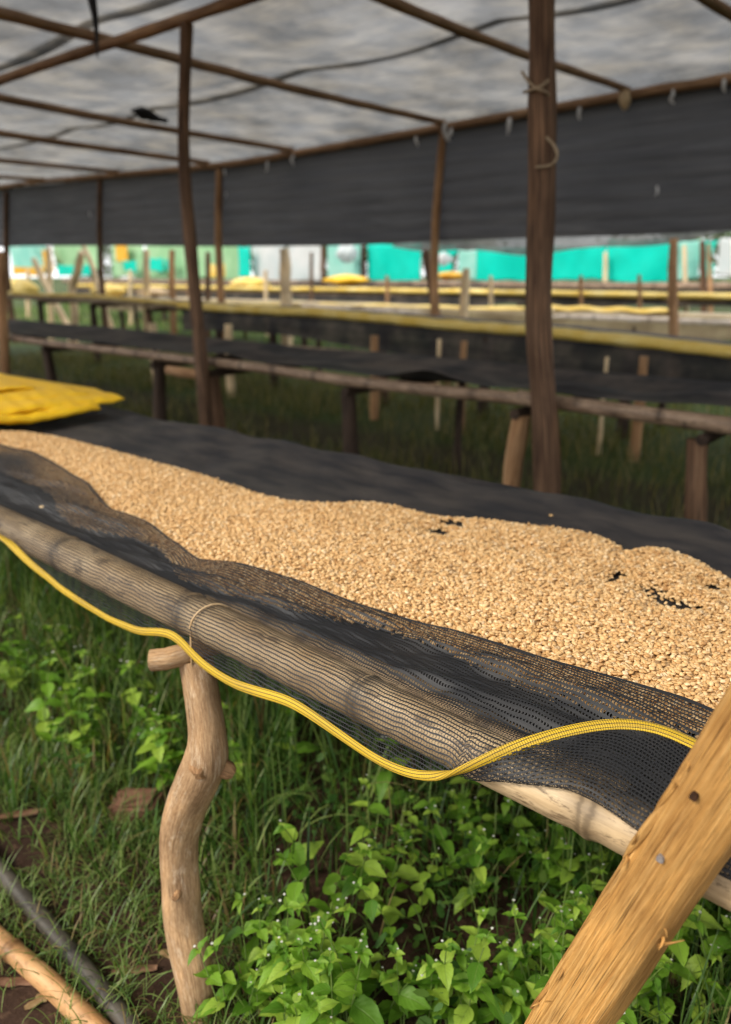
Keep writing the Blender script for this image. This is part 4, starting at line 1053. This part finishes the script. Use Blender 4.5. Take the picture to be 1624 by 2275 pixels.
tarp_sheet(430, 530, 545, 612, 18.9, 'mint', 'mint sheet beside the small turquoise scrap', 614)
tarp_sheet(325, 428, 545, 612, 18.8, 'mint', 'mint sheet with two blue patches, behind the slim pale stake', 615)
tarp_sheet(245, 318, 550, 606, 18.9, 'mint', 'mint sheet with yellow rag and blue patch', 616)
tarp_sheet(118, 215, 548, 590, 18.8, 'mint', 'mint sheet above a bright blue sheet', 617)
tarp_sheet(20, 100, 545, 600, 18.7, 'turq_pale', 'pale sheet gathered above the orange sheet', 618)
tarp_sheet(128, 200, 588, 612, 18.5, 'turq', 'bright blue green sheet low beneath the mint one', 619)
tarp_sheet(275, 300, 578, 602, 18.5, 'turq', 'small blue patch hung by the yellow rag', 620)
tarp_sheet(330, 362, 572, 602, 18.5, 'turq', 'blue patch on the slim stake side of the mint sheet', 621)
tarp_sheet(366, 385, 575, 602, 18.5, 'turq', 'narrower blue patch next to its twin', 622)
tarp_sheet(30, 95, 592, 612, 18.3, 'orange_sheet', 'orange sheet hanging low below the pale gathered sheet', 623)
tarp_sheet(92, 116, 555, 605, 18.4, 'orange_sheet', 'upright yellow orange rag on the straight pale stake', 624)
tarp_sheet(258, 280, 550, 575, 18.6, 'orange_sheet', 'yellow rag at the top of a mint sheet', 625)
tarp_sheet(468, 500, 585, 612, 14.0, 'yellow_pale', 'round yellow bag beside the dark stake', 626)
def cloth_lump(px, py, wpx, hpx, Yv, mat, label, seed):
    c = onY(px, py, Yv); dpt = project(c)[2]; hw_, hh = wpx / 2 / FPX * dpt / .75, hpx / 2 / FPX * dpt
    nu, nv = 26, 14
    v, f = [], []
    for i in range(nu):
        for j in range(nv):
            t, p_ = 2 * math.pi * i / nu, math.pi * j / (nv - 1)
            k = 1 + .16 * math.sin(3 * t + seed) * math.sin(p_) + .1 * math.sin(5 * t + 2 * p_ + seed)
            v.append((c[0] + hw_ * k * math.cos(t) * math.sin(p_), c[1] + .3 * k * math.sin(t) * math.sin(p_), c[2] + hh * math.cos(p_) * (1 + .25 * math.sin(2 * t + seed))))
    for i in range(nu):
        for j in range(nv - 1):
            i2 = (i + 1) % nu; f.append((i * nv + j, i * nv + j + 1, i2 * nv + j + 1, i2 * nv + j))
    return tag(link('cloth_bundle', mesh('lump', v, f), M[mat]), label, 'bundle')
cloth_lump(555, 630, 90, 24, 14.0, 'yellow_pale', 'crumpled yellow cloth on the dark table before the white sheets', 2)
cloth_lump(245, 645, 90, 26, 10.9, 'yellow_pale', 'pale yellow crumpled cloth by the curtain post', 3)
cloth_lump(340, 650, 70, 18, 11.0, 'pale', 'tan sacking heap near the slim pale stake', 4)
cloth_lump(770, 622, 100, 20, 14.1, 'yellow', 'bright yellow cloth below the pale turquoise sheet', 5)
cloth_lump(1000, 612, 50, 14, 14.2, 'orange_sheet', 'orange cloth beside the brown curtain post', 6)
cloth_lump(770, 562, 34, 34, 18.4, 'white_sheet', 'round white bundle hung before the pale turquoise sheet', 7)
cloth_lump(40, 640, 120, 34, 9.6, 'yellow_pale', 'yellowish cloth heaped beside the tan stake', 8)
cloth_lump(985, 575, 20, 26, 15.0, 'white_sheet', 'small white bundle beside the brown curtain post', 9)
for k, (x0, x1, y, Yv) in enumerate(((700, 1160, 672, 11.0), (1205, 1480, 676, 11.1), (250, 640, 664, 8.9))):
    a_, b_ = onY(x0, y, Yv), onY(x1, y + 8, Yv)
    nu = 40; U = np.linspace(0, 1, nu)
    vv_ = []
    for u_ in U:
        p_ = a_ + (b_ - a_) * u_
        for j in range(5):
            vv_.append((p_[0], Yv + .5 * j / 4, p_[2] - .06 + .05 * math.sin(j * 1.2) + .012 * math.sin(u_ * 21 + j)))
    o = link('tarp', mesh('strip', vv_, grid_faces(nu, 5)), M['yellow_pale'])
    o.modifiers.new('thick', 'SOLIDIFY').thickness = .01
    tag(o, ['faded yellow sheet spread on the bleached rail table by the brown curtain post', 'faded yellow sheet spread on the bleached rail table past the thick post', 'faded yellow sheet spread behind the slim pale stake'][k], 'tarp')
# light grey cloth of the next shade house
xs = np.arange(-9.5, 1.5, .1); ts = np.linspace(0, 1, 16)
X, T = np.meshgrid(xs, ts, indexing='ij')
bt = np.array([(-9.5, 2.0)] + [(onY(x, y, 10.9)[0], onY(x, y, 10.9)[2]) for x, y in ((860, 548), (980, 557), (1160, 563), (1300, 556), (1400, 547), (1624, 520))] + [(1.5, 2.1)])
zb_ = np.interp(X, bt[:, 0], bt[:, 1])
Z = zb_ + (2.75 - zb_) * T
o = link('shade_net', mesh('light_net', np.stack([X, 10.9 + T * .9 + .04 * fbm2(X, Z, 71, 3, 2.5), Z + .03 * np.sin(X * 3) * (1 - T)], -1).reshape(-1, 3), grid_faces(len(xs), len(ts))), M['grey_net'])
tag(o, 'light grey shade cloth sloping down beyond the dark curtain', 'shade net')
# ------------------------------------------------------------------ trees beyond
def tree(x, y, h, w, label, seed):
    g = np.random.default_rng(seed)
    gz = float(ground_z(x, y))
    root = tag(empty('tree', (x, y, gz)), label, 'tree', 'trees beyond the tarps')
    tr = tube('trunk', [(x, y, gz - .3), (x + .15, y, gz + h * .3), (x - .1, y + .1, gz + h * .75)], [(0, .2), (1, .06)], M['post'], root, seg=10, step=.3, wob=.1, seed=seed)
    for k in range(7):
        a_ = k * 2.4; z0 = gz + h * (.25 + .07 * k)
        tube('limb', [(x, y, z0), (x + w * .3 * math.cos(a_), y + w * .3 * math.sin(a_), z0 + h * .1), (x + w * .6 * math.cos(a_), y + w * .6 * math.sin(a_), z0 + h * .16)], [(0, .07), (1, .02)], M['post'], root, seg=6, step=.3)
    cl = g.normal(0, 1, (60, 3)); cl /= np.linalg.norm(cl, axis=1)[:, None]
    cl = cl * (g.uniform(.25, 1, 60) ** .5)[:, None] * np.array([w * .8, w * .8, h * .42]) + np.array([x, y, gz + h * .56])
    n = 5200
    ctr = cl[g.integers(0, 60, n)] + g.normal(0, 1, (n, 3)) * np.array([.3, .3, .24]) * (w / 2.2)
    d1 = g.normal(0, 1, (n, 3)); d1 /= np.linalg.norm(d1, axis=1)[:, None]
    d2 = np.cross(d1, g.normal(0, 1, (n, 3))); d2 /= np.linalg.norm(d2, axis=1)[:, None]
    sz = g.uniform(.06, .13, n)[:, None]
    v = np.stack([ctr - d1 * sz, ctr + d2 * sz * .5, ctr + d1 * sz, ctr - d2 * sz * .5], 1).reshape(-1, 3)
    f = np.arange(n * 4).reshape(-1, 4)
    link('crown', mesh('crown', v, f, False, attrs={'rnd': np.repeat(g.random(n), 4)}), M['tree'], root)
for k, (x, y, h, w, lb) in enumerate(((-33, 24, 4.6, 2.6, 'bushy tree behind the pale gathered sheet'), (-28.5, 25, 5.4, 2.7, 'full crowned tree behind the bright blue sheet'), (-24, 24.5, 4.8, 2.4, 'rounded tree behind the sheet with two blue patches'), (-20, 26, 5.6, 2.8, 'tall tree behind the mint sheets'), (-38.5, 21, 6, 3, 'large tree past the end of the tarps'), (-11, 27, 6, 3, 'tree rising behind the turquoise tarps'))):
    tree(x, y, h, w, lb, 700 + k)

# ------------------------------------------------------------------ things lying on the path
def lying(name, px, r, mat, label, cat, ext=1.0, nodes=None, z=None, gap=.4):
    q = [onZ(x, y, (z if z is not None else r * .9)) for x, y in px]
    d = (q[0] - q[1]); d /= np.linalg.norm(d); q.insert(0, q[0] + d * ext)
    d = (q[-1] - q[-2]); d /= np.linalg.norm(d); q.append(q[-1] + d * ext)
    if nodes is not None:
        nodes = [np.linalg.norm(onZ(nx_, ny_, r * .9) - q[0]) for nx_, ny_ in nodes] + [.3, ext * 1.0 - .25 if ext > .6 else 9]
    return tag(bamboo(name, q, r, M[mat], None, nodes=nodes, gap=gap, seg=18, step=.008, bump=.13, wob=.04), label, cat)
lying('bamboo_pole', [(0, 1932), (160, 2118), (292, 2284)], .0212, 'bam_dark', 'dark damp bamboo pole lying on the soil beside the weeds', 'bamboo pole', .8, [(168, 2120)])
lying('bamboo_pole', [(0, 2088), (120, 2192), (215, 2284)], .0232, 'bam_orange', 'orange tan bamboo pole lying on the bare brown soil', 'bamboo pole', .8, [(30, 2112)])
def slab(name, px, L, W_, T_, rz, mat, label, cat, seed, z=.006, taper=.5):
    g = np.random.default_rng(seed); c = onZ(px[0], px[1], 0)
    nu, nv = 14, 8
    v, f = [], []
    for i in range(nu):
        u = i / (nu - 1) * 2 - 1
        for j in range(nv):
            t = 2 * math.pi * j / nv
            w = W_ * (1 - taper * abs(u) ** 3) * (1 + .12 * g.normal())
            cy, cz = math.copysign(abs(math.cos(t)) ** .6, math.cos(t)), math.copysign(abs(math.sin(t)) ** .6, math.sin(t))
            v.append((u * L / 2, cy * w / 2, cz * T_ / 2 * (1 + .1 * g.normal()) + T_ / 2))
    for i in range(nu - 1):
        for j in range(nv):
            f.append((i * nv + j, (i + 1) * nv + j, (i + 1) * nv + (j + 1) % nv, i * nv + (j + 1) % nv))
    f += [tuple(range(nv))[::-1], tuple((nu - 1) * nv + k for k in range(nv))]
    o = link(name, mesh(name, v, f, smooth=cat != 'stone'), M[mat])
    o.location = (c[0], c[1], float(ground_z(c[0], c[1])) + z); o.rotation_euler = (.05, g.normal(0, .05), R(rz))
    return tag(o, label, cat)
import bmesh
sb = bmesh.new(); bmesh.ops.create_cube(sb, size=1.0)
bmesh.ops.bevel(sb, geom=sb.edges[:], offset=.12, segments=2, affect='EDGES')
bmesh.ops.subdivide_edges(sb, edges=sb.edges[:], cuts=3, use_grid_fill=True)
for v_ in sb.verts:
    p_ = np.array(v_.co); k_ = 1 + .10 * fbm2(p_[0] * 3 + p_[2], p_[1] * 3, 808, 4, 1.5)
    v_.co = Vector((p_[0] * .125 * k_, p_[1] * .09 * k_ * (1 - .25 * p_[0]), p_[2] * .085 * k_ * (1 + .3 * p_[0])))
sm = bpy.data.meshes.new('stone'); sb.to_mesh(sm); sb.free()
q = onZ(305, 1812, 0)
o = link('stone', sm, M['stone']); o.location = (q[0], q[1], .026); o.rotation_euler = (.1, .08, R(38))
tag(o, 'reddish brown broken stone half sunk in grass beside the crooked leg', 'stone')
slab('bark_strip', (45, 1812), .16, .026, .008, 62, 'bark', 'curved brown bark strip at the edge of the grass', 'bark', 802)
slab('bark_strip', (300, 2163), .10, .022, .006, 50, 'bark', 'reddish bark strip lying close to the crooked leg', 'bark', 803)
slab('bark_strip', (60, 2185), .30, .022, .006, 50, 'bark', 'long flat bark strip lying beneath the two bamboo poles', 'bark', 804, .003, .2)
slab('dry_leaf', (385, 2130), .07, .022, .004, 20, 'dry', 'pale dry leaf lying in grass by the crooked leg', 'leaf', 805)
slab('dry_leaf', (75, 2240), .035, .018, .003, 80, 'dry', 'small tan dry leaf on bare soil between the poles and camera', 'leaf', 806)
slab('dry_leaf', (95, 2225), .03, .016, .003, 20, 'dry', 'small tan dry leaf beside the orange tan bamboo pole', 'leaf', 807)

# ------------------------------------------------------------------ grass
def blades(name, X, Y, h, w, nseg, mat, label, g, lean=.55, cols=None):
    n = len(X)
    Zg = ground_z(X, Y)
    a_ = g.uniform(0, 6.283, n); ln = np.abs(g.normal(lean, .3, n)); curl = g.uniform(.4, 1.6, n)
    dirx, diry = np.cos(a_), np.sin(a_)
    sx, sy = -diry, dirx
    t = np.linspace(0, 1, nseg + 1)
    ang_ = ln[:, None] * .5 + curl[:, None] * t[None] ** 1.6 * ln[:, None] * 1.5
    ds = h[:, None] / nseg
    hor = np.cumsum(np.sin(ang_) * ds, 1) - np.sin(ang_) * ds; ver = np.cumsum(np.cos(ang_) * ds, 1) - np.cos(ang_) * ds
    wid = w[:, None] * (1 - t[None] ** 2.2) * (.6 + .8 * np.minimum(t[None] * 3, 1) * .5) + .0002
    L_ = np.stack([X[:, None] + dirx[:, None] * hor - sx[:, None] * wid, Y[:, None] + diry[:, None] * hor - sy[:, None] * wid, Zg[:, None] + ver - .01], -1)
    R_ = np.stack([X[:, None] + dirx[:, None] * hor + sx[:, None] * wid, Y[:, None] + diry[:, None] * hor + sy[:, None] * wid, Zg[:, None] + ver - .01 + wid * .3], -1)
    V = np.stack([L_, R_], 2).reshape(-1, 3)
    base = (np.arange(n) * (nseg + 1) * 2)[:, None] + (np.arange(nseg) * 2)[None]
    F = np.stack([base, base + 1, base + 3, base + 2], -1).reshape(-1, 4)
    rv = cols if cols is not None else g.random(n)
    o = link(name, mesh(name, V, F, attrs={'rnd': np.repeat(rv, (nseg + 1) * 2)}), mat)
    return tag(o, label, 'grass', None, 'stuff')
g = np.random.default_rng(900)
n = 42000
X = g.uniform(-5.2, 1.2, n); Y = g.uniform(.55, 2.7, n)
edge_soil = .68 + .09 * fbm2(X, X * 0, 901, 3, 3.0) - .22 * np.clip((-X - 1.9) / .4, 0, 1) - .25 * np.clip((X + 1.25) / .3, 0, 1)
pr = np.clip((Y - edge_soil) / .25, .0, 1) * (.35 + .65 * (fbm2(X, Y, 902, 3, 4.0) > -.25))
pr *= np.where((X > -1.15) & (Y < 1.5), .8, 1.0)
ok = g.random(n) < pr
X, Y = X[ok], Y[ok]
tall = np.clip((Y - .85) / .5, .25, 1) * np.where(X < -1.2, 1.0, np.where(Y < 1.5, .5, .75))
h = g.uniform(.14, .5, len(X)) * tall + .05
blades('grass', X, Y, h, g.uniform(.0013, .0032, len(X)) * np.where(g.random(len(X)) < .3, 1.7, 1.0), 7, M['grass'], 'long green grass growing in the shade under the coffee drying table', g, .6)
n = 7000
X = g.uniform(-2.6, -.9, n); Y = g.uniform(.30, 1.0, n)
ok = (fbm2(X, Y, 905, 3, 6.0) > .5 - (Y - .3) * 1.8)
X, Y = X[ok], Y[ok]
blades('short_grass', X, Y, g.uniform(.03, .15, len(X)), g.uniform(.0008, .002, len(X)), 5, M['grass'], 'thin low grass wisps spreading over the bare brown soil', g, 1.15, cols=g.uniform(.45, 1.0, len(X)))
n = 60000
X = g.uniform(-15, 1.5, n); Y = g.uniform(2.7, 9.5, n)
pr = np.where((Y > 4.9) & (Y < 5.9), .22, .8) * (.3 + .7 * (fbm2(X, Y, 903, 3, 1.5) > -.3))
pr = np.where(Y < 3.5, .5, pr)
ok = g.random(n) < pr
X, Y = X[ok], Y[ok]
blades('far_grass', X, Y, g.uniform(.06, .26, len(X)), g.uniform(.003, .007, len(X)), 3, M['grass_dull'], 'rough grass around and beneath the second drying table', g, .6)
n = 30000
X = g.uniform(-34, 0, n); Y = g.uniform(9.5, 22, n)
blades('distant_grass', X, Y, g.uniform(.06, .2, n), g.uniform(.006, .014, n), 2, M['grass'], 'bright grass between the far drying tables and tarps', g, .6)

# low round-leaved ground cover
def leaf_cards(n, X, Y, zlo, zhi, s0, s1, g):
    Zg = ground_z(X, Y) + g.uniform(zlo, zhi, n)
    a_ = g.uniform(0, 6.283, n); s_ = g.uniform(s0, s1, n)
    tl = g.normal(0, .35, (n, 2))
    k = 7; out, fc = [], []
    th = np.linspace(0, 2 * math.pi, k, endpoint=False)
    px_ = np.cos(th) * (1 + .25 * (np.cos(th) > .9)); py_ = np.sin(th) * .62
    lx = px_[None] * s_[:, None]; ly = py_[None] * s_[:, None]
    x = X[:, None] + lx * np.cos(a_)[:, None] - ly * np.sin(a_)[:, None]
    y = Y[:, None] + lx * np.sin(a_)[:, None] + ly * np.cos(a_)[:, None]
    z = Zg[:, None] + lx * tl[:, :1] + ly * tl[:, 1:] + .15 * np.abs(ly)
    V = np.stack([x, y, z], -1).reshape(-1, 3)
    F = np.arange(n * k).reshape(n, k)
    return V, F, np.repeat(g.random(n), k)
n = 9500
X = g.uniform(-3.6, .8, n); Y = g.uniform(.7, 2.4, n)
ok = (fbm2(X, Y, 907, 3, 5.0) > .0) & (Y > .84 - .25 * (X > -1.1)); X, Y = X[ok], Y[ok]
V, F, rv = leaf_cards(len(X), X, Y, .004, .14, .006, .016, g)
tag(link('ground_cover', mesh('cover', V, F, attrs={'rnd': rv}), M['clover']), 'small low leaves of ground cover mixed into the grass', 'ground cover', None, 'stuff')

# ------------------------------------------------------------------ leafy weeds, each plant its own thing
def leaf_mesh(k):
    g = np.random.default_rng(1000 + k)
    nu, nv = 11, 5
    L_, W_ = 1.0, .30 + .05 * (k % 3)
    v, uv = [], []
    droop, fold = .10 + .12 * (k % 4), .28
    for i in range(nu):
        t = i / (nu - 1)
        w = W_ * (math.sin(math.pi * min(1, t ** .72)) ** .85) * (1 - .25 * t) + .004
        if 0 < i < nu - 1 and i % 2: w *= .91
        for j in range(nv):
            s_ = j / (nv - 1) * 2 - 1
            v.append((L_ * t, w * s_ * (1 + .05 * math.sin(9 * t + k)), -droop * t * t * 1.6 + fold * abs(s_) * w + .02 * math.sin(12 * t + 4 * s_ + k)))
            uv.append((t, s_))
    return mesh('leaf', v, grid_faces(nu, nv), uv=uv)
leafs = [leaf_mesh(k) for k in range(5)]
for m_ in leafs: m_.materials.append(M['weed'])
def flower_mesh():
    v, f = [], []
    for k in range(5):
        a_ = k * 2 * math.pi / 5; c_, s_ = math.cos(a_), math.sin(a_)
        b = len(v)
        for (r, w, z) in ((.15, .12, .0), (.6, .36, .12), (1.0, .22, .05)):
            v += [(c_ * r - s_ * w, s_ * r + c_ * w, z), (c_ * r + s_ * w, s_ * r - c_ * w, z)]
        f += [(b, b + 1, b + 3, b + 2), (b + 2, b + 3, b + 5, b + 4)]
    b = len(v)
    for j in range(6): v.append((.3 * math.cos(j * 1.047), .3 * math.sin(j * 1.047), .1))
    v.append((0, 0, .32)); f += [(b + j, b + (j + 1) % 6, b + 6) for j in range(6)]
    return mesh('flower', v, f)
flow = flower_mesh(); flow.materials.append(M['petal'])
def weed_proto(k):
    g = np.random.default_rng(1100 + k)
    root = empty('weed')
    H_ = g.uniform(.16, .30)
    bend = g.normal(0, .03, 2)
    def at_(t): return np.array([bend[0] * t * t, bend[1] * t * t, H_ * t])
    link('stem', tube_mesh([at_(0) - np.array([0, 0, .02]), at_(.35), at_(.7), at_(1)], [(0, .0022), (1, .0011)], seg=6, step=.02), M['stem'], root)
    npair = int(g.integers(3, 5)); az = g.uniform(0, 3.14)
    def put(me, p, a_, pit, s_, nm='leaf'):
        o = link(nm, me, None, root); o.location = p; o.rotation_euler = (g.normal(0, .15), -pit, a_); o.scale = (s_,) * 3
    for q in range(npair):
        t = .32 + .68 * q / (npair - 1)
        s_ = .058 * (1.0 if q < npair - 1 else .62) * g.uniform(.8, 1.25) * (.8 + .3 * math.sin(math.pi * t))
        for d_ in (0, math.pi):
            put(leafs[int(g.integers(0, 5))], at_(t), az + d_ + g.normal(0, .2), g.normal(.22, .2), s_)
        az += math.pi / 2 + g.normal(0, .2)
    for d_ in (0, 2.2, 4.1):
        if g.random() < .8: put(leafs[int(g.integers(0, 5))], at_(1.0), az + d_, .55, .024 * g.uniform(.8, 1.3))
    for q in range(int(g.integers(1, 3))):
        p = at_(1) + np.array([g.normal(0, .014), g.normal(0, .014), g.uniform(.008, .03)])
        put(flow, p, 0, g.normal(0, .3), g.uniform(.0026, .0036), 'flower')
        link('flower_stalk', tube_mesh([at_(.97), (at_(1) + p) / 2 + np.array([.002, 0, 0]), p], .0006, seg=4, step=.01), M['stem'], root)
    return root
protos = [weed_proto(k) for k in range(7)]
spots = []
g = np.random.default_rng(1200)
def cluster(cx, cy, sx, sy, n_, s0, s1, zone):
    for k in range(n_):
        spots.append((g.normal(cx, sx), max(.62, g.normal(cy, sy)), g.uniform(s0, s1), zone))
cluster(-1.00, .84, .10, .06, 11, .75, 1.05, 0)
def spread_out(x0, x1, y0, y1, n_, s0, s1, zone):
    got = []
    while len(got) < n_:
        x, y = g.uniform(x0, x1), g.uniform(y0, y1)
        if fbm2(np.array(x), np.array(y), 1201, 3, 6.0) < -.15: continue
        if all((x - a_) ** 2 + (y - b_) ** 2 > .05 ** 2 for a_, b_ in got): got.append((x, y))
    for x, y in got: spots.append((x, y, g.uniform(s0, s1), zone))
spread_out(-1.12, -.42, .80, 1.75, 78, .65, 1.1, 1)
spread_out(-.45, .10, .95, 1.75, 42, .75, 1.25, 2)
for k in range(46):
    t_ = g.uniform(0, 1); off = g.uniform(-.16, .10)
    spots.append((-1.02 + .66 * t_ + off * .68, max(.66, .80 + .60 * t_ + off * .73), g.uniform(.7, 1.05), 1))
cluster(-2.1, 1.02, .14, .06, 12, .8, 1.15, 3)
cluster(-2.6, 1.05, .2, .08, 12, .8, 1.2, 3)
cluster(-1.75, 1.22, .22, .12, 12, .8, 1.2, 3)
cluster(-2.35, 1.22, .25, .13, 12, .8, 1.2, 3)
labs = [('leafy green weed with tiny white flowers at the foot of the crooked leg', 'weeds by the crooked leg'),
        ('leafy green weed with tiny white flowers in the shade between leg and slanting brace', 'weeds under the bean table'),
        ('broad leafy weed with tiny white flowers behind the slanting timber brace', 'weeds behind the brace'),
        ('leafy weed standing in long grass beyond the reddish stone', 'weeds in the long grass')]
used = set()
for x, y, s_, zn in spots:
    if y < .9 and abs(x + 1.19) < .07: continue
    if -2.02 < x < -1.58 and .78 < y < 1.04: continue
    k = int(g.integers(0, len(protos)))
    if k in used: o = copy_tree(protos[k])
    else: o = protos[k]; used.add(k)
    o.location = (x, y, float(ground_z(x, y))); o.rotation_euler = (g.normal(0, .1), g.normal(0, .1), g.uniform(0, 6.28)); o.scale = (s_,) * 3
    tag(o, labs[zn][0], 'weed', labs[zn][1])
